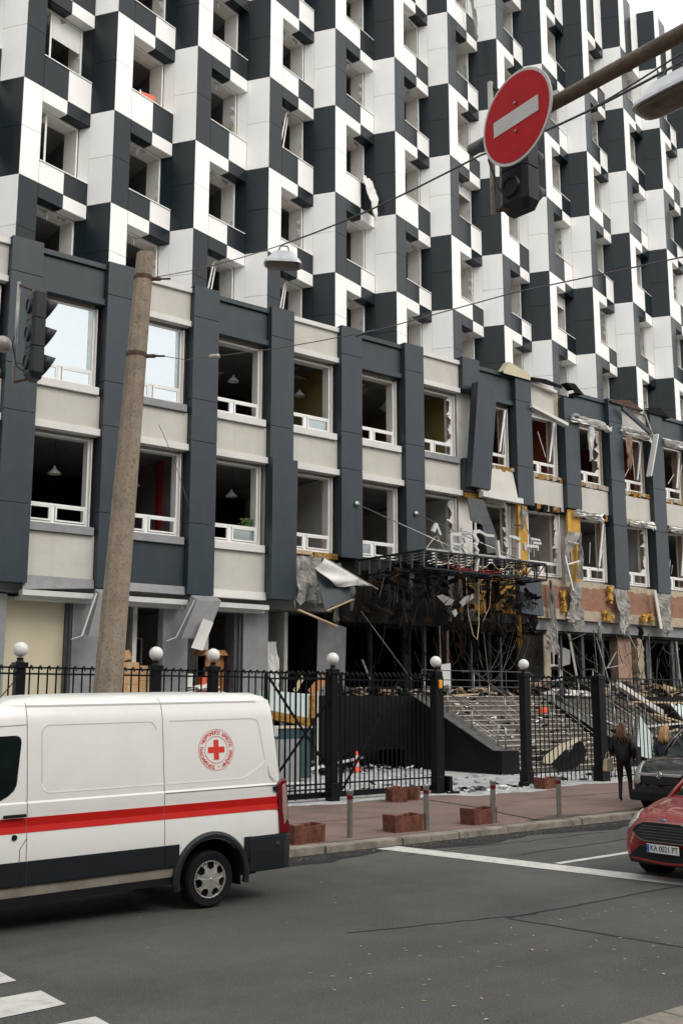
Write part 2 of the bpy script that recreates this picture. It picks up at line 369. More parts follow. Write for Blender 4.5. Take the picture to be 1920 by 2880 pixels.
# road markings
def marking(name, quad, label):
    n = 14; m = MB(); (a, b, c, d) = quad
    L = []; 
    for i in range(n+1):
        t = i/n; p = [a[k]+(b[k]-a[k])*t for k in (0,1)]; q = [d[k]+(c[k]-d[k])*t for k in (0,1)]
        e = .006; L.append((p[0]+rnd(-e,e), p[1]+rnd(-e,e), q[0]+rnd(-e,e), q[1]+rnd(-e,e)))
    for u, v in zip(L, L[1:]): m.add([(u[0],u[1],.006), (v[0],v[1],.006), (v[2],v[3],.006), (u[2],u[3],.006)], [(0,1,2,3)])
    return struct(name, m, 'paint_white', label)
marking('stop_line', ((12.12,14.35),(13.18,8.2),(13.68,8.2),(12.62,14.35)), 'long white stop line across the grey road')
marking('stop_line_end', ((13.18,8.2),(13.4,5.9),(13.9,5.9),(13.68,8.2)), None)
marking('lane_line', ((13.24,11.28),(34,11.9),(34,12.02),(13.24,11.42)), 'thin white lane line running from the stop line')
for i, (x1, y1, y2) in enumerate(((4.03,9.79,10.2),(4.06,8.80,9.34),(4.09,7.78,8.33),(4.1,6.75,7.3))):
    marking('crosswalk_stripe', ((.6,y1-.25),(x1,y1),(x1,y2),(.6,y2-.1)), None)
# far street backdrop ground already there; low far buildings are hidden by the office block

def street_block(label, loc, x0, x1, y0, y1, h, face_dir):  # unseen blocks, added to cut the sky and darken the cladding's reflections
    t = thing('unseen_building', label, 'building', loc)
    MB().box(x0, y0, 0, x1, y1, h).build('wall', 'brown_render', t)
    MB().box(x0-.3, y0-.3, h+.003, x1+.3, y1+.3, h+.5).build('roof', 'asphalt_dark', t)
    g = MB(); z = 2.0
    while z < h-2:
        if face_dir == 'y':
            x = x0+1.5
            while x < x1-2: g.box(x, y1-.1, z, x+1.3, y1+.02, z+1.8); x += 3
        else:
            y = y0+1.5
            while y < y1-2: g.box(x1-.1, y, z, x1+.02, y+1.3, z+1.8); y += 3
        z += 3.4
    tag(g.build('windows', 'glass_dark', t), kind='stuff')
street_block('unseen brown rendered building added across the street behind the camera', (0,-30,0), -50, 20, -36, -20, 22, 'y')
street_block('unseen taller brown building added across the street, farther up the road', (50,-30,0), 22, 75, -38, -21, 17, 'y')
street_block('unseen brown building added far to the left to block sky', (-30,20,0), -50, -20, 16, 60, 30, 'x')
# ================================================================== CHEQUERED TOWER
X0 = 17.88; P = 3.19; KA, KB = -3, 12
LV = [15.5, 18.97, 22.35, 26.09, 29.52, 33.05, 36.6, 40.12]
PAT = [1,0,1,1,0,0]      # 1 = white narrow face in storey 2 ; index (k+?)
def white(k, s):
    """is the narrow face of bay k white in storey s (0..6)"""
    if s == 6: return False
    base = {0:1, 1:1, 2:0, 3:0, 4:1, 5:0}[k % 6]      # storey 2: k=0 W,1 W,2 D,3 D,4 W,5 D
    return bool(base) ^ bool((s - 2) % 2)
tower = thing('office_tower', 'tall office tower clad in a black and white chequerboard of saw-tooth bays', 'building', (X0, 31, 0))
mw, md, bk = MB(), MB(), MB()
G = .008
def panel(A, B, z0, z1, wht, n0=0.0, th=.035):
    """cladding panel proud of the backing; outward = right of A->B"""
    d = Vector((B[0]-A[0], B[1]-A[1])); L = d.length; d.normalize()
    a = (A[0]+d.x*G, A[1]+d.y*G); b = (B[0]-d.x*G, B[1]-d.y*G)
    (mw if wht else md).slab(a, b, z0+G, z1-G, n0, n0+th)
for k in range(KA, KB+1):
    x = X0 + P*k
    cv = (x, 31.0); cc = (x-.51, 31.78); nx = (x+2.68, 31.78)
    dv = Vector((2.68, .78)); Lw = dv.length; dv.normalize(); nn = Vector((-dv.y, dv.x))
    def fp(t, n=0): return (x + dv.x*t + nn.x*n, 31 + dv.y*t + nn.y*n)
    s1, s2 = .77, 1.79
    for s in range(7):
        z0, z1 = LV[s], LV[s+1]; zm = (z0+z1)/2 + .02; w = white(k, s)
        # narrow face (two sheets)
        panel(cc, cv, z0, zm, w); panel(cc, cv, zm, z1, w)
        bk.slab((cc[0], cc[1]), (cv[0]+.0, cv[1]+.0), z0, z1, .045, .16)
        stripw = (not w) if s < 6 else True
        panel(fp(0), fp(s1), z0, zm, stripw); panel(fp(0), fp(s1), zm, z1, stripw)
        bk.slab(fp(.03), fp(s1), z0, z1, .045, .16)
        if s == 6:
            panel(fp(s1), fp(s2), z0, z1, False); panel(fp(s2), fp(Lw), z0, zm, True); panel(fp(s2), fp(Lw), zm, z1, True)
            bk.slab(fp(s1), fp(Lw), z0, z1, .045, .16); continue
        mid, rgt = stripw, not stripw
        zs, zh = z1-2.57, z1-.49
        panel(fp(s1), fp(s2), z0, zs, mid); panel(fp(s2), fp(Lw), z0, zs, rgt)
        panel(fp(s1), fp(s2), zh, z1, mid); panel(fp(s2), fp(Lw), zh, z1, rgt)
        bk.slab(fp(s1), fp(Lw-.02), z0, zs-.05, .045, .40); bk.slab(fp(s1), fp(Lw-.02), zh+.02, z1, .045, .40)
        # soffit, both jambs in the colours of the panels they turn from
        for a, b, c in ((s1, s2, mid), (s2, Lw-.01, rgt)):
            (mw if c else md).slab(fp(a+.004), fp(b-.004), zh-.012, zh+.012, .036, .39)
        (mw if stripw else md).slab(fp(s1-.03, .04), fp(s1-.03, .40), zs, zh-.013, -.012, .012)
        wn = white(k+1, s)
        q0 = Vector((nx[0], nx[1])); nd = Vector((-.51, .78)).normalized()
        q1 = q0 + nd*.42
        (mw if wn else md).slab(tuple(q1), tuple(q0 + nd*.0), zs, zh-.013, .0, .03)
        # sill sheet
        mw.slab(fp(s1-.02), fp(Lw-.03), zs-.03, zs, -.035, .40)
mw.build('white_cladding', 'clad_white', tower); md.build('dark_cladding', 'clad_dark', tower)
bk.build('backing_wall', 'backing', tower)
g = MB(); XL, XR = X0+P*KA-.5, X0+P*(KB+1)-.5
g.box(XL-.1, 31.9, 0, XL+.15, 43.99, 40.1); g.build('side_wall', 'clad_white', tower); g = MB(); g.box(XR, 31.9, 0, XR+.2, 43.99, 40.1); g.build('side_wall', 'clad_white', tower); g = MB(); g.box(XL, 44, 0, XR, 44.3, 40.1)
g.build('side_wall', 'clad_white', tower)
g = MB(); g.box(XL, 31.85, 39.6, XR, 44, 39.75); g.build('roof', 'backing', tower)
for s in range(0, 7):
    g = MB(); g.box(XL+.2, 32.62, LV[s]-.12, XR-.05, 43.9, LV[s]+.1); g.build('floor_slab', 'room_light', tower)
    if s < 6:
        g = MB()
        g.box(XL+.2, 35.2, LV[s]+.11, XR-.05, 35.3, LV[s+1]-.13)
        for k in range(KA, KB+2):
            x = X0+P*k-.51+.0; g.box(x-.08, 32.75, LV[s]+.11, x+.04, 35.19, LV[s+1]-.13)
        g.build('interior_wall', 'room', tower)
# windows: frame in the recess, plaster reveal behind; sashes hang in some
def face(t, n, z): return (dv.x*t + nn.x*n, dv.y*t + nn.y*n, z)
def fslab(mb, t0, t1, z0, z1, n0, n1, m=0): mb.slab(face(t0,0,0)[:2], face(t1,0,0)[:2], z0, z1, n0, n1, m)
ta, tb, hz = .80, 2.62, 2.03
fr = MB()
fslab(fr, ta, tb, 0, .06, .40, .47); fslab(fr, ta, tb, hz-.06, hz, .40, .47); fslab(fr, ta, ta+.06, .06, hz-.06, .40, .47); fslab(fr, tb-.06, tb, .06, hz-.06, .40, .47)
win0 = fr.build('window', 'frame_white', None); win0.parent = tower; win0.location = (0, 0, 0)
rv = MB()
fslab(rv, ta-.12, ta, -.1, hz+.2, .48, 1.0); fslab(rv, tb-.05, tb+.1, -.1, hz+.2, .48, 1.05); fslab(rv, ta, tb-.05, hz-.03, hz+.2, .48, 1.05); fslab(rv, ta, tb-.05, -.12, .02, .48, 1.05)
rv0 = rv.build('reveal', 'plaster', None); rv0.parent = win0
sashes = []
for kind in range(4):
    q = MB()
    if kind == 0:     # narrow sash swung inwards on the left, stile seen as a pale bar
        for dz0, dz1 in ((.07,.12),(hz-.12,hz-.07)): q.slab(face(ta+.5,.44,0)[:2], face(ta+.62,.95,0)[:2], dz0, dz1, -.02, .03)
        q.slab(face(ta+.5,.44,0)[:2], face(ta+.52,.5,0)[:2], .07, hz-.07, -.03, .03); q.slab(face(ta+.6,.9,0)[:2], face(ta+.62,.95,0)[:2], .07, hz-.07, -.02, .03)
    elif kind == 1:   # leaning loose sash
        a, b = face(ta+.25,.36,.08), face(ta+.75,.42,hz-.1); c, d = face(ta+.85,.46,.1), face(ta+1.0,.55,hz-.2)
        q.bar(a, b, .05); q.bar(b, face(ta+1.1,.5,hz-.08), .05); q.bar(a, face(ta+.55,.4,.04), .05); q.bar(face(ta+.5,.42,.06), face(ta+.95,.5,hz-.1), .045)
    elif kind == 2:   # central mullion left standing, with a remnant of blind
        fslab(q, ta+.55, ta+.60, .06, hz-.06, .41, .46)
        fslab(q, ta+.62, tb-.07, hz-.55, hz-.08, .44, .45)
    else:             # hinge stub hanging from the head
        q.box(*[c for c in (face(ta+.75,.5,hz-.30))], *[c for c in (face(ta+.80,.56,hz-.04))])
    so = q.build('sash', 'frame_white', None); so.parent = win0; sashes.append(so)
shs = []
for kind in range(3):
    q = MB()
    for i in range(7):
        side = random.choice('lrbt'); 
        if side in 'lr':
            t0 = ta+.06 if side == 'l' else tb-.06; sg_ = 1 if side == 'l' else -1; z0 = rnd(.1,hz-.4); h_ = rnd(.15,.45); w_ = rnd(.06,.28)
            q.add([face(t0,.435,z0), face(t0+sg_*w_,.435,z0+h_*rnd(.2,.8)), face(t0,.435,z0+h_)], [(0,1,2)])
        else:
            z0 = .06 if side == 'b' else hz-.06; sg_ = 1 if side == 'b' else -1; t0 = rnd(ta+.1,tb-.5); w_ = rnd(.15,.45); h_ = rnd(.06,.3)
            q.add([face(t0,.435,z0), face(t0+w_,.435,z0), face(t0+w_*rnd(.2,.8),.435,z0+sg_*h_)], [(0,1,2)])
    so = tag(q.build('glass_shards', 'glass_pale', None), kind='stuff'); so.parent = win0; shs.append(so)
tp = MB().bar(face(tb-.06,.5,.16), face(tb-.06,1.0,.26), .012, .05).build('tape', 'yellow_plastic', None); tp.parent = win0
wins = []
for k in range(KA, KB+1):
    for s in range(6):
        if (k, s) == (KA, 0): w = win0
        else:
            w = win0.copy(); C.objects.link(w)
            r = rv0.copy(); C.objects.link(r); r.parent = w
            sel = {(-2,2):0,(-2,1):0,(1,2):1,(0,0):1,(1,0):1,(-3,1):2}.get((k,s), 3 if (k*7+s*5+(k*s) % 3) % 7 < 4 else (9 if k < 2 else (k+s*2) % 6))
            if sel < 4:
                z = sashes[sel].copy(); C.objects.link(z); z.parent = w
        if w is not win0 and (k*3+s*5) % 4 != 3:
            z = shs[(k+s) % 3].copy(); C.objects.link(z); z.parent = w
        if w is not win0 and s == 3 and k >= 0:
            z = tp.copy(); C.objects.link(z); z.parent = w
        if (k, s) == (-2, 2):
            q = MB(); fslab(q, ta+.55, tb-.07, 1.10, hz-.07, .44, .455); bl = q.build('roller_blind', 'cloth', None); bl.parent = w
        w.location = (P*k, 0, LV[s+1]-2.54); wins.append(w)
for z in sashes[1:]+[tp]+shs[1:]: D.objects.remove(z)

# ================================================================== DARK PODIUM WITH ITS COLUMNS
PL = 11.06; PP = 3.18
def cl(j): return PL + PP*j
pod = thing('office_podium', 'two-storey podium with dark grey columns and pale panels, blast damaged', 'building', (PL, 30, 0))
def column_segments(j, segs, yf=30.0, dx=0):
    g = MB()
    for z0, z1 in segs: g.box(cl(j)+.008+dx, yf, z0+.008, cl(j)+1.0+dx, yf+.5, z1-.008)
    return g.build('column', 'podium_dark', pod, bevel=.006)
for j in range(-2, 14):
    z = 5.85
    segs = [(15.3,16.42),(12.42,15.3),(10.98,12.42),(8.2,10.98),(5.85,8.2)]
    if j in (4, 5): segs = [(15.3,16.42),(12.3,15.3),(10.9,12.3),(7.58,10.9)]
    if j == 6: column_segments(j, [(15.1,16.5)]); segs = [(10.8,12.2)]
    if j in (7,): segs = [(15.2,16.42),(12.3,15.2),(10.65,12.3)]
    if j in (8,): segs = [(14.9,15.9),(11.9,14.9),(10.83,11.9)]
    if j >= 9: segs = [(15.3,16.42),(12.5,15.3),(10.4,12.5),(7.46,10.4)]
    if j == 3: segs = [(15.3,16.42),(12.0,15.3),(10.85,12.0)]
    column_segments(j, segs)
# lower part of the fourth column stands proud and slightly askew
g = MB(); g.hexa([(cl(3)-.02,29.80,5.88),(cl(3)+1.02,29.82,5.88),(cl(3)+1.02,30.3,5.88),(cl(3)-.02,30.3,5.88),(cl(3)+.02,29.86,10.84),(cl(3)+1.1,29.86,10.84),(cl(3)+1.1,30.3,10.84),(cl(3)+.02,30.3,10.84)])
g.build('column', 'podium_dark', pod, bevel=.006)
# tilted loose cover of the seventh column
g = MB(); g.hexa([(cl(6)+.02,29.66,10.95),(cl(6)+1.18,29.7,10.95),(cl(6)+1.2,30.1,10.95),(cl(6)+.02,30.0,10.95),(cl(6)+.35,29.45,15.35),(cl(6)+1.5,29.5,15.25),(cl(6)+1.5,29.9,15.25),(cl(6)+.35,29.85,15.35)])
tag(g.build('column', 'podium_dark', pod, bevel=.01), 'dark column cover torn loose and leaning')
TOP = {-2:1,-1:0,0:1,1:0,2:1,3:0,4:1,5:0,6:1,7:0,8:1,9:0,10:1,11:0,12:1}
YP = 30.24
for j in range(-2, 13):
    a, b = cl(j)+1.004, cl(j+1)-.004
    dark = TOP[j]
    m = 'podium_dark' if dark else 'render_light'
    ml = 'podium_dark' if dark else 'lip_light'
    if j in (7,):    # sagging light band
        g = MB(); g.hexa([(a,YP,15.25),(b-.5,YP-.05,14.95),(b-.5,YP+.2,14.95),(a,YP+.2,15.25),(a,YP,16.15),(b-.5,YP-.05,15.95),(b-.5,YP+.2,15.95),(a,YP+.2,16.15)])
        g.build('spandrel', m, pod)
        g = MB(); g.bar((a-.1,YP-.25,15.05),(b-.05,YP-.35,14.55),.3,.14); g.build('lip', ml, pod)
        g = MB(); g.bar((a-.05,YP-.05,16.25),(b-.5,YP-.15,16.02),.3,.12); g.build('coping', 'lip_light', pod)
        g = MB(); g.box(b-.48,YP+.1,14.9,b,YP+.3,16.1); g.build('bare_wall','concrete_cream', pod)
    else:
        g = MB(); g.box(a, YP, 15.16, b, YP+.2, 16.14); g.build('spandrel', m, pod, bevel=.005)
        g = MB(); g.box(a, YP-.1, 14.95, b, YP+.2, 15.145)
        if j < 8: g.build('lip', ml, pod, bevel=.005)
        g = MB(); g.box(a, YP-.1, 16.155, b, YP+.3, 16.33); g.build('coping', m if dark else 'lip_light', pod, bevel=.01)
    # spandrel between the two window rows
    if j == 6:
        g = MB(); g.hexa([(a-.35,YP-.5,10.85),(b-.15,YP-.35,10.85),(b-.15,YP-.15,10.85),(a-.35,YP-.3,10.85),(a-.55,YP-.02,12.1),(b-.05,YP-.0,12.05),(b-.05,YP+.2,12.05),(a-.55,YP+.2,12.1)]); g.build('spandrel', 'render_light', pod, bevel=.008)
        g = MB(); g.bar((a-.35,YP-.5,10.72),(b-.05,YP-.42,10.70),.26,.22); g.build('lip', 'lip_light', pod)
    elif j >= 7:
        g = MB(); g.box(a, YP, 10.8 if j == 7 else 10.85, b, YP+.2, 11.95); g.build('spandrel', 'render_light', pod, bevel=.008)
    else:
        g = MB(); g.box(a, YP, 10.86, b, YP+.2, 11.93); g.build('spandrel', 'render_light', pod, bevel=.008)
        g = MB(); g.box(a-.004, YP-.13, 10.63, b+(.2 if j in (3,4) else 0), YP+.2, 10.85); g.build('lip', 'lip_light', pod, bevel=.008)
    if j < 6:
        g = MB(); g.box(a+.004, YP-.12, 11.945, b-.1, YP+.3, 12.19); g.build('sill', 'lip_grey' if j in (-1,1,5) else 'lip_light', pod, bevel=.008)
    else:
        g = MB()
        n = 12
        for i in range(n):
            xa = a+(b-a)*i/n; xb = a+(b-a)*(i+1)/n
            g.box(xa, YP+rnd(-.06,.0), 12.03+rnd(-.08,.05), xb, YP+.28, 12.2+rnd(-.03,.02), random.choice((0,1,1,0,2)))
        g.build('torn_edge', ['insulation','concrete_cream','membrane'], pod)
    # lower spandrel
    if j <= 2:
        dk = (j == 1)
        g = MB(); g.box(a, YP, 6.12, b, YP+.2, 7.46); g.build('spandrel', 'podium_dark' if dk else 'render_light', pod, bevel=.008)
        g = MB(); g.box(a+.004-(.12 if j==0 else 0), YP-.12, 7.47, b-.08, YP+.3, 7.72); g.build('sill', 'lip_grey' if j in (0,1) else 'lip_light', pod, bevel=.008)
        g = MB(); g.hexa([(a-.1*(j==0),YP-.14,5.68 if j==0 else 5.84),(b,YP-.12,5.84),(b,YP+.2,5.84),(a,YP+.2,5.84),(a,YP-.08,6.11),(b,YP-.08,6.11),(b,YP+.2,6.11),(a,YP+.2,6.11)]); g.build('lip', 'lip_grey' if j in (0,1,-1) else 'lip_light', pod, bevel=.005)
        g = MB(); g.box(a-.15, YP-.3, 5.50, b, YP-.02, 5.66); g.box(a-.1, YP-.02, 5.4, b, YP+.5, 5.5); g.build('flashing', 'flashing', pod)
    elif j == 3:
        g = MB(); g.box(a, YP+.16, 5.9, b, YP+.3, 7.74); g.build('bare_wall', 'membrane', pod)
        g = MB(); g.box(a+1.1, YP-.05, 7.5, b-.02, YP+.15, 7.7); g.build('torn_edge', 'insulation', pod)
        g = MB(); g.box(a, YP+.05, 7.6, a+1.08, YP+.15, 7.74); g.build('torn_edge', 'wood_pale', pod)
        g = MB(); g.box(a+1.0, YP-.02, 5.95, a+1.06, YP+.14, 7.6); g.build('batten', 'metal_pale', pod)
    elif j in (4, 5):
        g = MB(); g.box(a-1.0, YP+.16, 5.6, b, YP+.3, 7.7); g.build('bare_wall', 'soot_wall', pod)
    elif j == 6:
        g = MB(); g.box(a-1.0, YP+.16, 5.9, b-.9, YP+.3, 7.7); g.build('bare_wall', 'insulation', pod)
# exposed reddish concrete beam on the right with its cream edge
g = MB(); g.box(34.4, 30.12, 6.36, 52, 30.42, 7.40, 0); g.build('beam', 'concrete_red', pod)
g = MB(); g.box(34.4, 30.10, 5.9, 52, 30.42, 6.352, 0)
x = 34.4
while x < 52:
    w = rnd(.15,.4); g.box(x, 30.11+rnd(0,.004), 7.405-rnd(.0,.10), min(x+w, 52), 30.42, 7.6); x += w
g.build('beam_edge', 'concrete_cream', pod)
g = MB(); g.hexa([(33.0,29.7,6.0),(34.4,29.75,5.95),(34.4,30.3,5.95),(33.0,30.3,6.0),(33.05,29.85,7.6),(34.4,29.85,7.5),(34.4,30.3,7.5),(33.05,30.3,7.6)]); tag(g.build('loose_panel', 'podium_dark', pod), 'dark cladding panel still hanging beside the exposed red concrete')
# insulation showing where covers have gone
g = MB(); g.box(cl(7)+.05, 30.1, 7.6, cl(7)+.62, 30.24, 10.66); g.build('insulation_board', 'insulation_bright', pod)
g = MB(); g.box(cl(8)+.1, 30.12, 7.4, cl(8)+.95, 30.22, 10.8); g.build('insulation_board', 'insulation_bright', pod)
g = MB(); g.box(31.75, 29.98, 5.95, 32.95, 30.12, 7.55); g.build('insulation_board', 'insulation', pod, bevel=.03)
g = MB(); g.box(30.3, 30.0, 6.0, 31.2, 30.12, 7.3); g.build('insulation_board', 'insulation', pod, bevel=.03)
g = MB(); g.box(cl(6)+.05, 30.05, 10.55, cl(6)+1.25, 30.3, 10.8); g.build('insulation_board', 'insulation', pod, bevel=.03)
g = MB(); x = cl(7)+.7
while x < cl(10)+3:
    w = rnd(.06,.3); g.box(x, YP-rnd(.0,.1), 10.70-rnd(0,.18), x+w, YP+.2, 10.84, random.choice((0,1,2,3,1,3))); x += w
g.build('torn_edge', ['insulation','soot','membrane','soot_wall'], pod)
g = MB(); g.box(cl(6)-.2, YP+.05, 15.1, cl(6)+.0, YP+.3, 15.5); g.build('bare_wall', 'concrete_cream', pod)
# structure behind: slabs, soffits, back walls, party walls
XL2, XR2 = cl(-2), cl(14)
for z0, z1 in ((5.62, 6.1), (10.75, 11.7), (15.2, 16.1)):
    g = MB(); g.box(XL2, 30.56, z0, XR2, 38, z1); g.build('floor_slab', 'room', pod)
g = MB(); g.box(XL2, 30.55, 16.12, XR2, 33, 16.2); g.build('roof', 'backing', pod)
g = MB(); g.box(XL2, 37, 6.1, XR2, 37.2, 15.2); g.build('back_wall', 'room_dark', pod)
g = MB(); g.box(XL2-.3, 30.5, 0, XL2, 44, 16.3); g.build('end_wall', 'podium_dark', pod); g = MB(); g.box(XR2, 30.5, 0, XR2+.3, 44, 16.3); g.build('end_wall', 'podium_dark', pod)
for j in range(-1, 14):
    for z0, z1, r in ((6.11,10.74,0),(11.71,15.19,1)):
        if (r == 1 and j in (4,)) : mm = 'room_yellow'
        elif (r == 1 and j in (6,)): mm = 'room_yellow'
        elif r == 1 and j in (8, 10): mm = 'room_orange'
        elif r == 0 and j in (4, 6, 8, 10): mm = 'plaster'
        else: mm = None
        if mm is None and j % 2: continue
        g = MB(); g.box(cl(j)+.30, 30.95, z0, cl(j)+.55, 36.9, z1); g.build('party_wall', mm or 'room', pod)
    g = MB(); g.box(cl(j)+.12, 30.51, 6.11, cl(j)+.9, 30.94, 10.74); g.box(cl(j)+.12, 30.51, 11.71, cl(j)+.9, 30.94, 15.19)
    g.build('pier', 'plaster' if j > 1 else 'room', pod)
g = MB(); g.lathe((18.0, 32.6, 6.1), [(.38,0),(.38,4.64)], 20); g.build('interior_column', 'room_red', pod, smooth=True)
g = MB(); g.box(cl(4)+1.2, 33, 11.71, cl(4)+1.5, 36.9, 15.19); g.build('party_wall', 'room_yellow', pod)
for j in range(-1, 13):
    for z0, H_ in ((6.11, 10.74), (11.71, 15.19)):
        g = MB(); x0 = cl(j)+1.2
        if (j*3+int(z0)) % 3 == 0:
            g.box(x0, 33.0, z0, x0+1.4, 33.8, z0+.75); g.box(x0+.3, 33.1, z0+.78, x0+.9, 33.2, z0+1.25); nm_ = 'desk'
        elif (j*3+int(z0)) % 3 == 1:
            for q_ in range(3): g.box(x0+.1+q_*.62, 35.2, z0, x0+.65+q_*.62, 35.7, z0+rnd(1.6,2.2))
            nm_ = 'cupboards'
        else:
            for q_ in range(5): g.obox((x0+rnd(0,1.6), 31.6+rnd(0,1.2), H_-rnd(.1,.8)), (rnd(.4,.6),rnd(-.2,.2),rnd(-.3,.3)), (rnd(-.1,.1),.5,rnd(-.3,.3)), (0,0,.02))
            nm_ = 'ceiling_tiles'
        tag(g.build(nm_, 'room_light', pod), kind='stuff')
# podium windows
def pod_window(j, row, variant):
    a, b = cl(j)+1.06, cl(j+1)-.16
    z0, z1, zt = (12.2, 14.86, 12.78) if row else (7.76, 10.56, 8.36)
    y = 30.50; f = MB()
    t = .065
    f.box(a, y, z0, b, y+.07, z0+.07); f.box(a, y, z1-.06, b, y+.07, z1); f.box(a, y, z0+.071, a+t, y+.07, z1-.061); f.box(b-t, y, z0+.071, b, y+.07, z1-.061)
    f.box(a+t, y-.01, zt-.04, b-t, y+.08, zt+.03)
    mxx = (a+b)/2 - .15
    f.box(mxx-.06, y+.0, z0+.071, mxx+.06, y+.07, zt-.041)
    for (p, q) in ((a+t, mxx-.06), (mxx+.06, b-t)):    # opening lights
        f.box(p+.02, y-.025, z0+.09, q-.02, y+.045, z0+.14); f.box(p+.02, y-.025, zt-.10, q-.02, y+.045, zt-.05)
        f.box(p+.02, y-.025, z0+.141, p+.07, y+.045, zt-.101); f.box(q-.07, y-.025, z0+.141, q-.02, y+.045, zt-.101)
    w = f.build('window', 'frame_white', pod)
    r = MB(); r.box(b-.01, y+.08, z0-.05, b+.05, y+.45, z1+.1); r.box(b+.0, y-.12, z0, b+.03, y-.005, z1); r.box(a, y+.09, z1-.02, b, y+.45, z1+.2); r.box(a, y+.08, z0-.1, b, y+.45, z0+.02)
    r.build('reveal', 'plaster' if row == 0 or j < 8 else 'concrete_cream', w)
    if variant == 'glass':
        q = MB(); q.box(a+t, y+.025, zt+.03, b-t-.16, y+.035, z1-.06); q.build('pane', 'glass_sky', w)
        q = MB(); q.box(b-t-.155, y+.02, zt+.03, b-t, y+.05, z1-.06); q.build('blind_edge', 'glass_pale', w)
    if variant in ('glass', 'low'):
        for (p, q_) in ((a+t, mxx-.06), (mxx+.06, b-t)):
            if variant == 'low' and p > mxx: continue
            q = MB(); q.box(p+.07, y+.0, z0+.14, q_-.07, y+.01, zt-.10); q.build('pane', 'glass_sky' if variant == 'glass' else 'glass_pale', w)
    if variant == 'dirty':
        q = MB(); q.box(mxx+.13, y+.0, z0+.14, b-t-.07, y+.01, zt-.10); q.build('pane', 'glass_pale', w)
    if variant == 'ragged':
        q = MB(); yy = y+.02
        n = 10
        for i in range(n):
            za = zt+.05+(z1-zt-.1)*i/n; zb = zt+.05+(z1-zt-.1)*(i+1)/n
            w1, w2 = (rnd(.02,.12) if i % 3 else rnd(.08,.34)), (rnd(.02,.12) if (i+1) % 3 else rnd(.05,.3))
            q.add([(b-t-w1, yy+rnd(-.1,.1), za), (b-t, yy, za), (b-t, yy, zb), (b-t-w2, yy+rnd(-.1,.1), zb)], [(0,1,2,3)])
        q.build('torn_foil', 'cloth', w)
        q = MB(); q.box(b-.02, y+.1, z0, b+.06, y+.3, z1); q.build('bare_brick', 'brick', w)
    if variant == 'broken':
        q = MB()
        for i in range(2):
            xa = rnd(a+.2, b-.2); xb = xa+rnd(-.6,.6)
            q.bar((xa, y-.05, zt+rnd(-.2,.3)), (min(b,max(a,xb)), y-rnd(.05,.25), zt+rnd(.4,1.6)), rnd(.02,.035), .02)
        q.bar((b-.5, y-.1, zt+.1), (b-.15, y-.15, z1-.1), .09, .05)
        q.build('sash', 'frame_white', w)
        q = MB(); q.box(b-.03, y+.1, z0, b+.07, y+.35, z1); q.build('bare_brick', 'brick', w)
    return w
VT = {-2:'glass',-1:'glass',0:'glass',1:'glass',2:'',3:'dirty',4:'',5:'ragged',6:'broken',7:'broken',8:'ragged',9:'broken',10:'broken',11:'broken',12:'broken'}
VB = {-2:'low',-1:'low',0:'',1:'',2:'dirty',3:'',4:'low',5:'ragged',6:'ragged',7:'ragged',8:'broken',9:'ragged',10:'broken',11:'ragged',12:'broken'}
for j in range(-2, 13):
    pod_window(j, 1, VT[j]); pod_window(j, 0, VB[j])
# ------------------------------------------------------------------ ground floor of the podium
GZ = 2.62
g = MB(); g.box(XL2, 30.9, GZ-.2, 21.4, 38, GZ); g.box(XL2, 30.72, .0, 21.4, 30.9, 1.9)
g.build('floor_slab', 'room', pod)
g = MB(); g.box(XL2, 30.74, 0, 21.4, 30.95, GZ-.3); g.build('base_wall', 'lip_grey', pod)
g = MB(); g.box(XL2, 37.3, GZ, 23.9, 37.5, 5.6); g.build('back_wall', 'room', pod)
g = MB(); g.box(23.9, 36.3, 0, XR2, 36.5, 5.6); g.build('back_wall', 'soot', pod)
g = MB(); g.box(23.8, 31.2, GZ, 23.95, 36.3, 5.6); g.build('party_wall', 'soot', pod)
for x0, x1 in ((8.6, 11.72), (13.8, 15.3), (16.92, 17.84), (20.0, 21.02)):
    g = MB(); g.box(x0, 30.6, GZ-1.2, x1, 30.95, 5.56); g.build('pier', 'lip_grey', pod)
for x0, x1 in ((15.3, 15.5), (19.7, 19.98), (13.64, 13.79)):
    g = MB(); g.box(x0, 30.7, GZ-.5, x1, 31.3, 5.56); g.box((x0+x1)/2, 30.62, GZ-.5, (x0+x1)/2+.06, 30.7, 5.56); g.build('door_jamb', 'metal_grey', pod)
g = MB(); g.box(11.73, 30.85, 1.9, 13.63, 30.9, 5.52); g.build('blind', 'cream', pod)
g = MB(); g.box(11.73, 30.70, 1.6, 13.63, 30.86, 2.15); g.build('blind_rail', 'insulation', pod)
for x in (16.2, 18.9, 22.2):
    g = MB(); g.box(x, 31.3, GZ, x+.15, 37.2, 5.6); g.build('party_wall', 'plaster', pod)
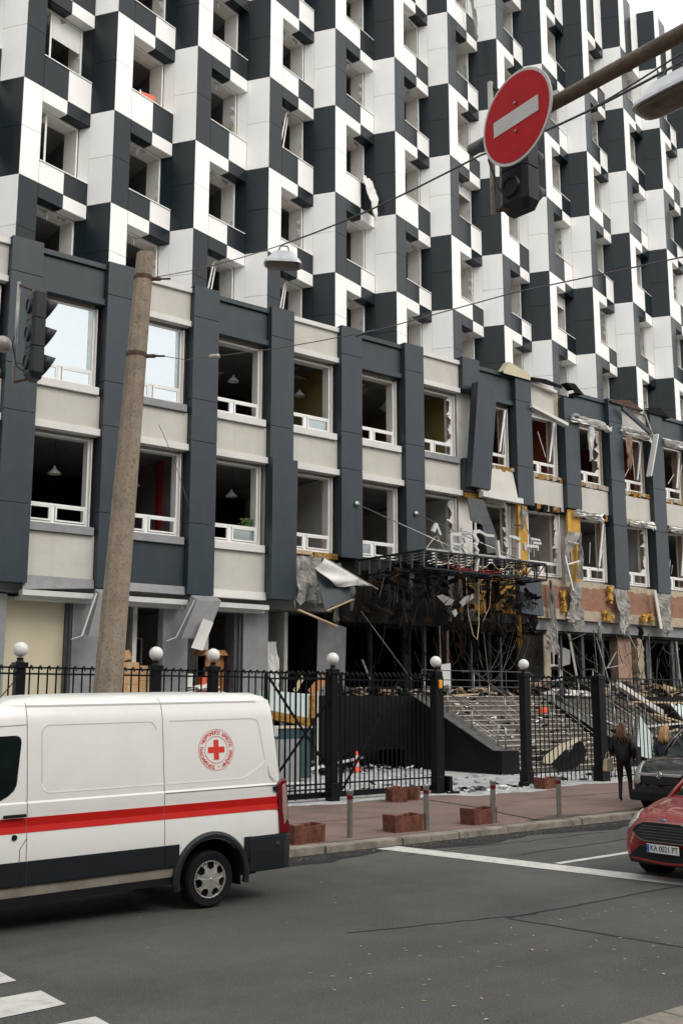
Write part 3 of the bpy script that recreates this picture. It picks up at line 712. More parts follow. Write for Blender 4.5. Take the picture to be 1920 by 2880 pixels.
# entrance zone: thin posts, a broad burnt pier, brick remains
g = MB(); g.box(23.9, 30.35, 5.3, XR2, 31.0, 5.62); g.build('beam', 'soot_wall', pod)
g = MB(); g.box(34.4, 30.3, 5.42, XR2, 30.8, 5.88); g.build('beam', 'lip_grey', pod)
for x, w, mm in ((25.6,.12,'soot_wall'),(27.3,.35,'soot_wall'),(28.35,.1,'metal_grey'),(30.9,.12,'metal_grey'),(31.9,.18,'soot_wall'),(32.6,.1,'metal_grey'),(36.4,.1,'metal_grey'),(37.8,.18,'metal_grey'),(39.2,.16,'metal_grey'),(42.5,.14,'metal_grey'),(42.72,.05,'metal_pale'),(44.5,.2,'metal_grey'),(45.0,.04,'metal_pale'),(46.4,.2,'metal_grey'),(48.5,.2,'metal_grey')):
    g = MB(); g.box(x, 30.6, GZ, x+w, 30.75, 5.45); g.build('post', mm, pod)
g = MB(); g.box(29.0, 30.5, GZ-.0, 29.45, 30.9, 5.4); g.box(29.46, 30.52, GZ, 29.6, 30.9, 5.4, 1); g.build('broken_pier', ['soot_wall', 'brick'], pod)
g = MB(); g.box(33.5, 30.5, GZ, 35.1, 30.95, 5.42); g.build('broken_pier', 'soot_wall', pod)
g = MB(); g.box(35.12, 30.45, GZ-.6, 35.55, 30.8, 5.4); g.build('door_jamb', 'concrete_cream', pod)
g = MB(); g.box(35.56, 30.6, 3.9, 36.3, 30.66, 3.98); g.box(35.56, 30.6, GZ, 35.64, 30.66, 4.7); g.box(36.25, 30.6, GZ, 36.33, 30.66, 4.7); g.box(35.56, 30.6, 4.7, 36.33, 30.66, 4.78); g.box(35.9, 30.6, 3.98, 35.96, 30.66, 4.7)
g.build('door_frame', 'frame_white', pod)
g = MB(); g.box(40.3, 30.55, GZ-.5, 41.3, 31.0, 5.4); g.build('broken_pier', 'brick', pod)
g = MB(); z = 1.6; prev = None
rings = []
while z < 5.3:
    w = .22 + rnd(-.06,.08); cx = 41.75 + rnd(-.05,.05); rings.append([(cx-w, 30.35, z), (cx+w, 30.37, z), (cx+w, 30.7, z), (cx-w, 30.7, z)]); z += .16
g.loft(rings); g.build('broken_pier', 'concrete_cream', pod)

# ================================================================== TERRACE AND STAIRS
st = thing('staircase', 'broad stone entrance staircase strewn with debris between black granite side walls', 'staircase', (29, 26, .126))
n = 15; rise = (2.62-.126)/n; y0, y1 = 24.35, 28.5
for i in range(n):
    g = MB(); ya = y0 + (y1-y0)*i/n
    za = .126 + rise*i
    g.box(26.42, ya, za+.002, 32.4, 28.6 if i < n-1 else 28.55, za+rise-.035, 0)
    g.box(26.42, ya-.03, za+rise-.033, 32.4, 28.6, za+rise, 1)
    g.build('step', ['step', 'steptop_lit'], st)
def side_wall(x0, x1, name='side_wall'):
    g = MB(); g.prism([(23.62+.6,.0), (23.62+.6,.80), (24.47,.84), (28.42,2.64), (30.5,2.64), (30.5,0)], x0, x1, plane='yz'); return g.build(name, 'granite', st)
side_wall(25.66, 26.40)
side_wall(32.42, 33.0)
for x0_, x1_ in ((25.68,26.38),(32.44,32.98)):
    g = MB(); g.prism([(24.50,.858),(28.42,2.650),(28.42,2.664),(24.50,.872)], x0_, x1_, plane='yz'); g.build('wall_coping', 'granite_dusty', st)
g = MB(); g.box(25.64, 24.12, .872, 26.42, 24.58, .882); g.build('wall_coping', 'granite_dusty', st)
g = MB(); g.box(25.62, 24.10, .126, 26.44, 24.22, .86); g.box(25.62, 24.18, .80, 26.44, 24.6, .87); g.build('end_block', 'granite', st)
ter = thing('terrace', 'raised terrace with a black granite front left of the entrance stairs', 'terrace', (23.5, 28.4, 0))
g = MB(); g.box(26.43, 28.61, 0, 32.4, 33, 2.615); g.build('landing', 'step', ter)
g = MB(); g.box(21.5, 28.42, 2.4, 25.65, 33, 2.615); g.build('landing', 'step', ter)
g = MB(); g.prism([(21.5,.82),(25.1,.80),(25.22,.75),(25.3,.3),(25.4,.0),(25.655,.0),(25.655,2.625),(21.5,2.625)], 28.32, 28.42, plane='xz'); g.build('granite_front', 'granite', ter)
g = MB(); g.box(21.5, 28.43, .9, 21.62, 33, 2.39); g.build('granite_front', 'granite', ter)
g = MB(); g.box(21.3, 30.2, .0, 25.65, 30.3, 2.39); g.build('back_wall', 'lip_grey', ter)
g = MB(); g.box(33.0, 28.9, 0, 52, 33, 2.61); g.build('landing', 'step', ter)
g = MB(); g.box(33.0, 28.8, 0, 52, 28.9, 2.62); g.build('granite_front', 'soot_wall', ter)
# second, narrower flight and ramp to the right of the stairs
g = MB()
for i in range(12): g.box(33.9+i*.0, 25.4+i*.28, .13+i*.2, 38.5, 28.8, .32+i*.2)
g.build('ramp_steps', 'step', ter)
# handrails
def rail(x, ya, za, yb, zb, label, posts=5, h=.9, mids=(.25,.45,.65)):
    t = thing('handrail', label, 'handrail', (x, ya, za))
    g = MB(); g.tube([(x,ya-.12,za+h-.12),(x,ya,za+h),(x,yb,zb+h),(x,yb+.6,zb+h)], .025, 8); g.build('top_rail', 'steel', t, smooth=True)
    g = MB()
    for m in mids: g.tube([(x,ya,za+m),(x,yb,zb+m)], .010, 5)
    g.build('lower_rails', 'steel', t, smooth=True)
    for i in range(posts):
        f = i/(posts-1); y = ya+(yb-ya)*f; z = za+(zb-za)*f
        g = MB(); g.tube([(x,y,z),(x,y,z+h)], .022, 8); g.build('post', 'steel', t, smooth=True)
    return t
rail(26.2, 24.8, 1.0, 28.3, 2.62, 'steel handrail on the granite wall at the left edge of the stairs', 4, .66, (.12,.22,.34))
t = thing('handrail_post', 'single short steel post at the foot of the left stair wall', 'post', (26.25, 24.5, .87))
g = MB(); g.tube([(26.25,24.5,.84),(26.25,24.5,1.56),(26.25,24.56,1.6),(26.25,24.66,1.6)], .03, 8); g.build('post', 'steel', t, smooth=True)
rail(28.9, 26.2, 1.3, 28.5, 2.62, 'steel handrail running up the middle of the stairs', 4, .92, (.3,.6))
rail(31.9, 24.9, .5, 28.4, 2.62, 'slanting steel handrail near the right edge of the stairs', 4, .9)
rail(34.5, 25.6, .9, 29.0, 2.8, 'bent steel handrail right of the stairs beside the rubble', 5, .95)
rail(36.5, 25.6, .9, 29.0, 2.8, 'farthest steel handrail by the rubble on the right', 5, .95)
t = thing('railing', 'horizontal steel railing across the top of the entrance landing', 'railing', (29, 29.0, 2.62))
for h in (.35, .6, .95):
    g = MB(); g.tube([(26.9,29.2,2.62+h),(32.8,29.2,2.62+h)], .02, 6); g.build('rail', 'metal_grey', t)
for x in (26.9, 28.4, 29.9, 31.4, 32.8):
    g = MB(); g.tube([(x,29.2,2.6),(x,29.2,3.57)], .022, 6); g.build('post', 'metal_grey', t)

# ================================================================== ENTRANCE CANOPY, burnt down to its frame
cx0, cx1, cy0, cy1, cz0, cz1 = 24.6, 30.9, 26.55, 30.0, 6.93, 7.53
ca = thing('entrance_canopy', 'burnt black steel frame of the entrance canopy hanging from two rods', 'canopy', (24.6, 30, 6.93))
for z in (cz0, cz1):
    g = MB(); g.bar((cx0,cy0,z),(cx1,cy0,z),.07); g.bar((cx0,cy0,z),(cx0,cy1,z),.07); g.bar((cx1,cy0,z),(cx1,cy1,z),.07); g.build('chord', 'metal_black', ca)
for i in range(1, 6):
    y = cy0+(cy1-cy0)*i/6
    g = MB(); g.bar((cx0,y,cz0),(cx1,y,cz0),.04); g.bar((cx0,y,cz1),(cx1,y,cz1),.04); g.build('joist', 'metal_black', ca)
for i in range(0, 12):
    x = cx0+(cx1-cx0)*i/11
    g = MB(); g.bar((x,cy0,cz0),(x,cy1,cz0),.035); g.bar((x,cy0,cz1),(x,cy1,cz1),.035); g.build('joist', 'metal_black', ca)
    g = MB(); g.bar((x,cy0-.03,cz0+.03),(x,cy0-.03,cz1-.03),.05, .04); g.build('strut', 'metal_grey' if i < 6 else 'metal_black', ca)
for i in range(1, 7):
    y = cy0+(cy1-cy0)*i/6
    for x in (cx0, cx1):
        g = MB(); g.bar((x,y,cz0),(x,y,cz1),.05); g.build('strut', 'metal_grey', ca)
for i in range(7, 11):
    x = cx0+(cx1-cx0)*i/11; xn = cx0+(cx1-cx0)*(i+1)/11
    MB().bar((x,cy0+.04,cz0),(xn,cy0+.04,cz1),.03).build('brace', 'metal_black', ca); MB().bar((x,cy0+1.0,cz1),(xn,cy0+1.0,cz0),.03).build('brace', 'metal_black', ca)
g = MB()
for i in range(110):
    x = rnd(cx0+.1, cx1-1.3); y = rnd(cy0+.3, cy1-.2); a = rnd(0, 6.28); l = rnd(.08,.4)
    g.obox((x,y,rnd(6.95,7.3)), (l*math.cos(a),l*math.sin(a),rnd(-.2,.2)), (-.2*math.sin(a),.2*math.cos(a),rnd(-.1,.1)), (0,0,.03))
tag(g.build('charred_scraps', 'soot', ca), kind='stuff')
g = MB()
for i in range(5):
    x = cx0+rnd(1.0,4.5); g.tube([(x,cy0+.1+rnd(0,.6),7.15+rnd(-.1,.1)),(x+.3,cy0+.2,7.05+rnd(-.05,.05)),(x+.7,cy0+.1,7.1)], .018, 5)
tag(g.build('red_wires', 'room_red', ca), kind='stuff')
for i in range(5):
    pts = [(cx0+.5+i*.95+q*.2, cy0-.06, 7.35-.25*math.sin(math.pi*q/4)) for q in range(5)]
    g = MB(); g.tube(pts, .012, 5); g.build('loose_wire', 'wood_pale', ca, smooth=True)
for a, b, s in (((24.48,29.98,9.62),(26.85,26.6,7.55),1), ((27.44,29.98,9.57),(29.46,26.6,7.6),2)):
    g = MB(); g.tube([a, b], .022, 8); rr = g.build('stay_rod', 'steel', ca, smooth=True)
    g = MB(); g.tube([(a[0],29.93,a[2]),(a[0],30.0,a[2])], .11, 12); g.build('wall_plate', 'steel', rr, smooth=True)
g = MB(); g.bar((24.8,26.6,7.62),(29.45,26.6,7.60),.05,.03); g.bar((29.45,26.6,7.60),(30.9,26.6,7.58),.03); g.build('edge_strip', 'metal_pale', ca)
# wrecked white lettering on the canopy edge
sg = thing('wrecked_sign', 'shattered white sign lettering standing on the front edge of the canopy', 'sign', (25, 26.6, 7.6))
def zig(pts, w, mm='sign_white', nm='fragment', y=26.6):
    g = MB()
    for a, b in zip(pts, pts[1:]): g.bar((a[0], y+rnd(-.03,.03), a[1]), (b[0], y+rnd(-.03,.03), b[1]), w*rnd(.45,.9), w*rnd(.6,1.1))
    g.build(nm, mm, sg)
zig([(25.12,8.22),(25.28,8.52),(25.45,8.14)], .12)
zig([(24.8,7.64),(25.27,8.1),(25.7,7.62)], .03, 'metal_pale', 'strut'); zig([(25.27,8.1),(25.3,7.62)], .02, 'rust', 'strut')
zig([(26.49,8.26),(25.98,8.23),(25.96,7.60),(26.47,7.60)], .12); zig([(25.98,7.9),(26.45,7.88)], .10)
zig([(26.65,8.17),(26.75,7.95),(26.51,7.85),(26.77,7.6)], .14); zig([(26.5,8.44),(26.98,8.42)], .14); zig([(26.6,8.3),(26.95,8.32)], .05)
zig([(27.06,8.33),(27.3,8.08),(27.13,7.91),(27.32,7.73),(27.18,7.63)], .15); zig([(27.09,8.41),(27.43,8.47),(27.7,8.35),(28.15,8.36)], .12)
zig([(28.32,8.21),(28.38,7.58)], .13); zig([(28.4,7.62),(28.7,7.6)], .12)
zig([(28.88,8.42),(29.14,8.43),(29.55,8.37)], .11); zig([(29.46,8.23),(29.43,7.62)], .13)
zig([(29.73,8.26),(29.8,7.98),(29.85,8.15),(30.54,8.18),(30.5,8.02)], .11); zig([(30.16,8.46),(30.64,8.43),(30.7,8.31),(30.27,8.31)], .08)
zig([(25.4,8.3),(26.6,8.28),(27.1,8.3)], .02, 'rust', 'strut'); zig([(26.9,8.05),(29.5,8.0)], .02, 'rust', 'strut'); zig([(25.4,7.98),(26.0,7.97)], .02, 'rust', 'strut')
zig([(30.0,8.2),(30.0,7.65)], .04, 'metal_pale', 'strut'); zig([(30.25,8.4),(30.28,7.75)], .04, 'metal_pale', 'strut'); zig([(30.55,8.0),(30.6,7.6)], .02, 'rust', 'strut')
zig([(27.35,7.6),(27.2,7.0)], .12, 'sign_white'); zig([(26.75,7.6),(26.72,7.25)], .06, 'metal_pale')
zig([(29.5,7.6),(29.75,7.05)], .12, 'rust')

# ================================================================== HANGING WRECKAGE
def sheet(pts, name, mm, label, cat, sub=6, amp=.05, group=None, thick=.012, y=None):
    """crumpled sheet from rows of (left, right) points"""
    rows = []
    for i in range(len(pts)-1):
        for k in range(sub):
            f = k/sub; rows.append([[pts[i][e][c]+(pts[i+1][e][c]-pts[i][e][c])*f for c in range(3)] for e in (0,1)])
    rows.append(pts[-1]); v = []; nC = 9; ph = rnd(0,6.28); fq = rnd(1.3,2.2); NR = len(rows)
    for ir, r in enumerate(rows):
        for c in range(nC+1):
            f = c/nC; p = [r[0][k]+(r[1][k]-r[0][k])*f for k in range(3)]
            e = 1.5 if c in (0, nC) else .5
            fold = amp*1.3*math.sin(c*fq+ph+.25*ir) + amp*.6*math.sin(ir*.9+c*.5+ph)
            v.append((p[0]+rnd(-amp,amp)*.4*e, p[1]+fold+rnd(-amp,amp)*.35, p[2]+rnd(-amp,amp)*(2.2 if ir == NR-1 else .4)))
    g = MB(); w = nC+1; g.add(v, [(i*w+c, i*w+c+1, (i+1)*w+c+1, (i+1)*w+c) for i in range(len(rows)-1) for c in range(nC)])
    o = g.build(name, mm, None, smooth=False); s = o.modifiers.new('s', 'SOLIDIFY'); s.thickness = thick
    return tag(o, label, cat, group)
Y = 29.85
sheet([[(34.95,Y,7.45),(35.1,Y,7.45)],[(34.95,Y,5.9),(35.2,Y,5.9)],[(34.75,Y,5.2),(35.3,Y,5.2)],[(34.6,Y,4.45),(35.4,Y,4.3)]], 'torn_membrane', 'membrane', 'narrow grey membrane rag hanging left over the white door jamb', 'membrane', amp=.07)
sheet([[(36.12,Y,9.7),(37.1,Y,9.75)],[(36.1,Y,8.8),(36.45,Y,8.8)],[(36.05,Y,7.5),(36.35,Y,7.5)]], 'torn_membrane', 'membrane', 'crumpled foil edging left side of the exposed yellow insulation column', 'membrane', amp=.06)
sheet([[(36.9,Y,9.7),(37.15,Y,9.75)],[(36.95,Y,8.8),(37.18,Y,8.8)],[(36.75,Y,7.9),(37.05,Y,7.6)]], 'torn_membrane', 'membrane', 'crumpled foil edging right side of the exposed yellow insulation column', 'membrane', amp=.06)
sheet([[(36.2,Y,7.5),(37.05,Y,7.55)],[(36.3,Y,6.7),(37.0,Y,6.7)],[(36.1,Y,5.9),(37.1,Y,5.9)],[(36.3,Y,5.6),(36.9,Y,5.5)]], 'torn_membrane', 'membrane', 'ragged grey membrane below the exposed yellow insulation column', 'membrane', amp=.09)
sheet([[(39.3,Y,7.4),(40.3,Y,7.42)],[(39.45,Y,6.6),(40.3,Y,6.6)],[(39.6,Y,6.0),(40.25,Y,5.9)],[(39.6,Y,5.5),(39.85,Y,5.4)]], 'torn_membrane', 'membrane', 'grey membrane skirt below the second dark column from the right edge', 'membrane', amp=.06)
sheet([[(39.95,Y,6.0),(40.3,Y,6.0)],[(40.0,Y,5.4),(40.3,Y,5.35)]], 'torn_membrane', 'membrane', 'small pale membrane tip beside the grey skirt below the second column', 'membrane', amp=.05)
sheet([[(42.55,Y,7.4),(43.55,Y,7.4)],[(42.6,Y,6.5),(43.55,Y,6.5)],[(42.6,Y,5.9),(43.55,Y,5.8)],[(42.75,Y,5.6),(43.4,Y,5.5)]], 'torn_membrane', 'membrane', 'grey membrane skirt below the dark column nearest the right edge', 'membrane', amp=.07)
sheet([[(46.0,Y,7.4),(46.9,Y,7.4)],[(46.0,Y,6.2),(46.9,Y,6.0)]], 'torn_membrane', 'membrane', 'grey membrane skirt on the beam beyond the last column shown', 'membrane', amp=.07)
sheet([[(23.05,29.6,6.9),(23.3,29.6,6.9)],[(23.1,29.6,5.9),(23.35,29.6,5.9)],[(23.12,29.6,5.2),(23.3,29.6,5.2)]], 'torn_membrane', 'membrane', 'thin grey rag dangling under the white cloth left of the canopy', 'membrane', amp=.06)
sheet([[(21.7,29.95,7.45),(22.9,29.95,7.5)],[(21.7,29.95,6.5),(22.8,29.95,6.5)],[(21.65,29.9,5.8),(22.7,29.9,5.8)]], 'torn_membrane', 'membrane', 'wrinkled grey membrane bulging where the light panel is missing', 'membrane', amp=.09)
# strips of foil along torn window heads
for x0, x1, lab in ((36.9,38.9,'tattered foil fringe above the lower window right of the insulation column'),(40.9,42.7,'tattered foil fringe above the second lower window from the right'),(44.0,46.0,'tattered foil fringe above the lower window at the right edge')):
    sheet([[(x0,29.95,10.75),(x0,29.95,10.5)],[(x1,29.95,10.75),(x1,29.95,10.45)]], 'torn_membrane', 'cloth', lab, 'membrane', amp=.08, sub=9)
for x0, x1, lab in ((36.9,39.6,'tattered foil fringe over the upper window below the sagging band'),(40.5,42.8,'tattered foil fringe over the upper window by the leaning white batten'),(43.9,46.0,'tattered foil fringe over the uppermost right-edge window')):
    sheet([[(x0,29.95,15.15),(x0,29.95,14.8)],[(x1,29.95,15.1),(x1,29.95,14.75)]], 'torn_membrane', 'cloth', lab, 'membrane', amp=.10, sub=9)
# clumps of insulation on the beam
def clump(c, s, label):
    g = MB()
    for i in range(34):
        px, pz = c[0]+rnd(-.5,.5)*s[0], c[2]+rnd(-.5,.5)*s[1]; a = rnd(-.5,.5); l = rnd(.06,.22)
        g.obox((px, c[1]+rnd(-.08,.08), pz), (l*math.cos(a), rnd(-.05,.05), l*math.sin(a)), (0,rnd(.03,.1),rnd(-.03,.03)), (-.5*l*math.sin(a),0,l*rnd(.4,1.1)), random.choice((0,0,0,1)))
    return tag(g.build('insulation_clump', ['insulation_bright','insulation'], None), label, 'insulation')
clump((38.95,29.95,6.15), (.6,.4), 'yellow insulation clump stuck low on the beam, between the two middle membrane rags')
clump((41.8,29.95,6.2), (.8,.3), 'yellow insulation clump on the beam near the right edge column')
clump((39.15,29.98,7.1), (.1,.7), 'narrow yellow insulation piece left of the column bottom at the beam top')
clump((35.95,29.98,6.6), (.15,1.0), 'dark stained insulation strip beside the ragged membrane on red concrete')
# loose sheets, planks and battens
t = tag(MB().prism([(29.7,10.4),(30.6,10.4),(31.25,9.14),(31.5,8.36),(30.75,8.25),(30.5,9.38),(29.85,9.5)], 29.42, 29.45).build('bent_sheet', 'metal_grey', None), 'bent grey metal sheet hanging down over the canopy from the broken column', 'metal sheet')
tag(MB().hexa([(22.10,29.35,7.0),(23.1,29.2,7.25),(23.12,29.26,7.25),(22.12,29.41,7.0),(22.25,29.0,5.55),(23.35,28.9,5.95),(23.37,28.96,5.95),(22.27,29.06,5.55)]).build('torn_cladding_sheet', 'podium_dark', None), 'dark cladding panel dangling behind the white cloth', 'panel')
tag(MB().bar((22.3,28.95,5.5),(23.4,28.85,5.95),.06,.05).build('batten', 'wood_pale', None), 'pale batten along the bottom of the dangling dark panel', 'batten')
tag(MB().bar((21.35,29.3,5.5),(23.0,29.3,5.02),.12,.05).build('plank', 'wood_pale', None), 'weathered plank hanging diagonally under the podium left of the entrance', 'plank')
tag(MB().hexa([(22.85,30.2,5.2),(23.95,30.1,5.15),(23.95,30.14,5.15),(22.85,30.24,5.2),(23.05,30.5,2.5),(24.15,30.35,2.5),(24.15,30.39,2.5),(23.05,30.54,2.5)][:0] or [(22.97,30.4,2.6),(24.15,30.3,2.6),(24.15,30.33,2.6),(22.97,30.43,2.6),(22.82,30.1,5.3),(24.0,30.0,5.05),(24.0,30.03,5.05),(22.82,30.13,5.3)]).build('leaning_board', 'lip_grey', None), 'dented pale grey wall panel leaning beside the dark entrance', 'panel')
tag(MB().bar((40.4,29.75,16.0),(42.3,29.6,15.05),.12,.2).build('fallen_beam', 'podium_dark', None), 'dark metal strip fallen diagonally across the upper right spandrel', 'metal strip')
tag(MB().bar((42.75,29.6,15.05),(42.0,29.6,12.9),.28,.08).build('batten', 'lip_light', None), 'white batten dangling across the second column from the right', 'batten')
tag(MB().bar((42.1,29.7,15.95),(42.6,29.7,15.0),.06).build('batten', 'metal_pale', None), 'short metal rod under the upper right coping', 'rod')
tag(MB().bar((35.83,29.7,8.62),(36.28,29.7,7.13),.05).build('batten', 'frame_white', None), 'white upright batten across the insulation column', 'batten')
tag(MB().bar((35.97,29.68,8.24),(36.74,29.68,8.45),.05).build('batten', 'frame_white', None), 'short white cross batten on the insulation column', 'batten')
tag(MB().bar((36.0,29.7,9.25),(36.75,29.7,9.2),.06).build('batten', 'metal_pale', None), 'grey cross bracket near the top of the insulation column', 'bracket')
tag(MB().bar((33.0,29.95,9.7),(33.55,29.95,9.68),.05).build('bracket', 'metal_grey', None), 'dark bracket on the yellow board above the canopy end', 'bracket')
tag(MB().tube([(33.6,29.95,10.4),(33.62,29.9,9.7),(33.85,29.85,9.1),(33.8,29.85,8.6)], .03, 6).build('conduit', 'metal_pale', None), 'bent pale conduit beside the yellow board above the canopy end', 'conduit')
tag(MB().bar((34.93,29.8,7.5),(35.12,29.8,5.9),.07).build('batten', 'metal_grey', None), 'thin grey upright batten on the left of the red concrete', 'batten')
tag(MB().bar((42.2,29.75,7.5),(42.55,29.75,5.75),.18,.06).build('batten', 'lip_light', None), 'pale grey channel leaning on the beam by the right membrane skirt', 'channel')
tag(MB().prism([(27.15,5.95),(27.4,6.15),(27.83,6.30),(27.88,6.15),(27.6,6.0),(27.26,5.79)], 27.4, 27.44).build('hanging_plate', 'metal_pale', None), 'largest pale plate dangling under the canopy', 'plate')
tag(MB().prism([(26.03,6.11),(26.3,6.18),(26.88,6.01),(26.71,5.84),(26.45,5.8)], 27.4, 27.43).build('hanging_plate', 'membrane', None), 'grey rag dangling left under the canopy', 'plate')
tag(MB().prism([(26.75,5.6),(26.95,5.7),(27.05,5.55),(26.9,5.4)], 27.4, 27.43).build('hanging_plate', 'metal_pale', None), 'smallest pale scrap dangling under the canopy', 'plate')
RL = ['short charred rag at the left end under the burnt canopy','pale rag under the canopy left of the dangling plates','long black rag under the canopy behind the largest plate','longest pale rag dangling beside the ochre cable loop','black rag dangling right of the ochre cable loop','pale rag dangling before the yellow board under the canopy','short black rag between the plates and the cable loop','pale rag at the right end under the burnt canopy']
for i, (px, l) in enumerate(((25.3,.5),(26.1,.9),(27.3,1.0),(28.0,1.6),(28.6,.9),(29.2,1.2),(27.7,.7),(29.7,.6))):
    sheet([[(px,28,6.95),(px+.12,28,6.95)],[(px-.04,28,6.95-l*.6),(px+.1,28,6.95-l*.6)],[(px,28,6.95-l),(px+.06,28,6.95-l)]], 'charred_rag', 'soot' if i % 2 else 'membrane', RL[i], 'rag', amp=.05, sub=3, group='charred rags under the canopy')
g = MB()
for i in range(620):
    x = rnd(23.3,33.8); y = rnd(27.2,30.2) if x < 31 else rnd(29.3,30.2); z = rnd(6.35,6.92) if random.random() < .6 else rnd(5.0,6.9); a = rnd(0,6.28); l = rnd(.05,.38)
    q_ = random.random()
    if q_ < .35: g.bar((x,y,z),(x+rnd(-.25,.25),y+rnd(-.2,.2),z-rnd(.1,.9)),rnd(.006,.022),None,random.choice((0,0,1,2,3)))
    elif q_ < .55: g.tube([(x,y,z),(x+rnd(-.15,.15),y,z-rnd(.2,.5)),(x+rnd(-.3,.3),y+rnd(-.1,.1),z-rnd(.5,1.3))],.009,4,random.choice((0,1,2,3)))
    else: g.obox((x,y,z),(l*math.cos(a),l*math.sin(a),rnd(-.2,.2)),(-.25*math.sin(a),.25*math.cos(a),rnd(-.2,.2)),(0,0,.015),random.choice((0,0,0,1,3)))
tag(g.build('charred_ceiling', ['soot','soot_wall','metal_grey','charred_wood'], None), 'charred ceiling scraps hanging in and before the entrance', 'wreckage', kind='stuff')
g = MB()
for i in range(150):
    x = rnd(34.5,48) if i % 3 else rnd(24.2,33.5); y = rnd(30.0,31.5); z = rnd(3.4,5.5); l = rnd(.2,1.3)
    g.bar((x,y,z),(x+rnd(-.5,.5),y+rnd(-.2,.2),z-l),rnd(.01,.03),None,random.choice((0,1,2,3,1)))
tag(g.build('burnt_tangle', ['soot','soot_wall','metal_grey','wire_pale'], None), 'tangle of burnt laths and wires in the ground floor openings', 'wreckage', kind='stuff')
# white cloth blown against the rod
fv = []; nu, nv = 10, 8
A, B, Cc, Dd = Vector((22.2,28.97,7.30)), Vector((24.05,28.63,6.44)), Vector((21.98,29.1,6.95)), Vector((23.3,28.75,6.42))
for i in range(nu+1):
    for k in range(nv+1):
        u, w = i/nu, k/nv; top = A.lerp(B, u); bot = Cc.lerp(Dd, u)
        p = top.lerp(bot, w); s = math.sin(math.pi*u)*w*.28
        fv.append((p.x, p.y-.12*math.sin(u*9+w*5)*w, p.z - s))
g = MB(); g.add(fv, [(i*(nv+1)+k, i*(nv+1)+k+1, (i+1)*(nv+1)+k+1, (i+1)*(nv+1)+k) for i in range(nu) for k in range(nv)])
fl = tag(g.build('white_cloth', 'cloth', None, smooth=True), 'white cloth on a slanting pole beside the canopy', 'cloth'); s = fl.modifiers.new('s','SOLIDIFY'); s.thickness = .008
g = MB(); g.tube([(21.95,29.02,7.44),(24.3,28.58,6.33)], .02, 6); pol = g.build('pole', 'metal_pale', None); pol.parent = fl
# bent grey boxes hanging below the flashing
def bent_box(P0, P1, w, d, label):
    t = thing('hanging_soffit_box', label, 'metal box', P0)
    P0 = Vector(P0); P1 = Vector(P1); ax = (P1-P0)
    xx = Vector((1,-.12,.0))*w; yy = Vector((.1,.9,.35)).normalized()*d
    c = (P0+P1)/2
    g = MB(); a = P0; b = P1
    q = [a, a+xx, a+xx+yy, a+yy, b, b+xx, b+xx+yy, b+yy]
    g.hexa(q); g.build('box', 'lip_grey', t, bevel=.01)
    g = MB(); g.bar(a+Vector((-.12,-.05,-.02)), b+Vector((-.22,-.05,.02)), .05, .02); g.bar(b+Vector((-.22,-.05,.02)), b+Vector((-.55,-.05,-.10)), .05, .02); g.build('edge_strip', 'flashing', t)
    return t
bent_box((17.35,29.25,5.62),(16.85,29.3,4.38), .85, .5, 'bent grey metal box hanging below the podium, in front of its open doorway')
bent_box((14.0,29.25,5.62),(13.72,29.3,4.32), .55, .45, 'bent grey metal box hanging half behind the concrete pole')
tag(MB().hexa([(17.0,28.95,4.08),(17.38,28.9,4.0),(17.55,29.1,4.02),(17.2,29.15,4.1),(17.38,28.9,5.0),(17.76,28.9,4.9),(17.8,29.1,4.9),(17.45,29.1,5.0)]).build('metal_offcut', 'lip_light', None), 'small pale metal offcut hanging in front of the bent grey box', 'metal piece')
# curled roofing on the podium edge
for pts, lab, mm in (([(32.5,16.3),(32.9,16.78),(33.5,16.62),(34.0,16.55),(34.35,16.28)], 'pale curled sheet of roofing on the podium edge', 'cream'),
                 ([(37.1,16.3),(36.6,16.55),(37.2,16.62),(37.8,16.22)], 'dark curled roofing patch right of the missing corner', 'soot'),
                 ([(34.2,16.36),(35.2,16.45),(36.3,16.34)], 'dark roofing strip along the light sagging coping', 'soot'),
                 ([(39.8,16.3),(41.2,16.55),(42.3,16.2)], 'dark roofing flap above the upper right column', 'rust'),
                 ([(42.6,16.4),(43.6,16.6),(44.4,16.2)], 'dark roofing flap nearest the right edge', 'soot')):
    g = MB(); v = []
    for x, z in pts: v += [(x, 29.9, z), (x+.1, 30.35, z+.06)]
    g.add(v, [(2*i, 2*i+2, 2*i+3, 2*i+1) for i in range(len(pts)-1)]); g.add([(pts[0][0],29.9,16.2)]+[(x,29.9,z) for x, z in pts]+[(pts[-1][0],29.9,16.2)], [tuple(range(len(pts)+2))])
    o = g.build('curled_roofing', mm, None, smooth=False); s = o.modifiers.new('s','SOLIDIFY'); s.thickness = .012; tag(o, lab, 'roofing')
# membrane torn out of two tower windows
sheet([[(25.9,31.25,23.72),(26.55,31.5,23.72)],[(26.0,31.15,23.1),(26.75,31.35,22.9)],[(26.1,31.05,22.5),(26.7,31.3,22.3)],[(26.35,31.1,21.9),(26.6,31.2,21.8)]], 'torn_curtain', 'cloth', 'pale torn curtain hanging out of a tower window above the street lamp wire', 'curtain', amp=.035)
sheet([[(32.1,30.95,34.3),(32.25,30.95,34.3)],[(32.25,30.9,33.3),(32.4,30.9,33.2)],[(32.3,30.9,32.4),(32.42,30.9,32.3)]], 'torn_curtain', 'membrane', 'shred of grey foil hanging from an upper tower window left of the sign', 'curtain', amp=.06)
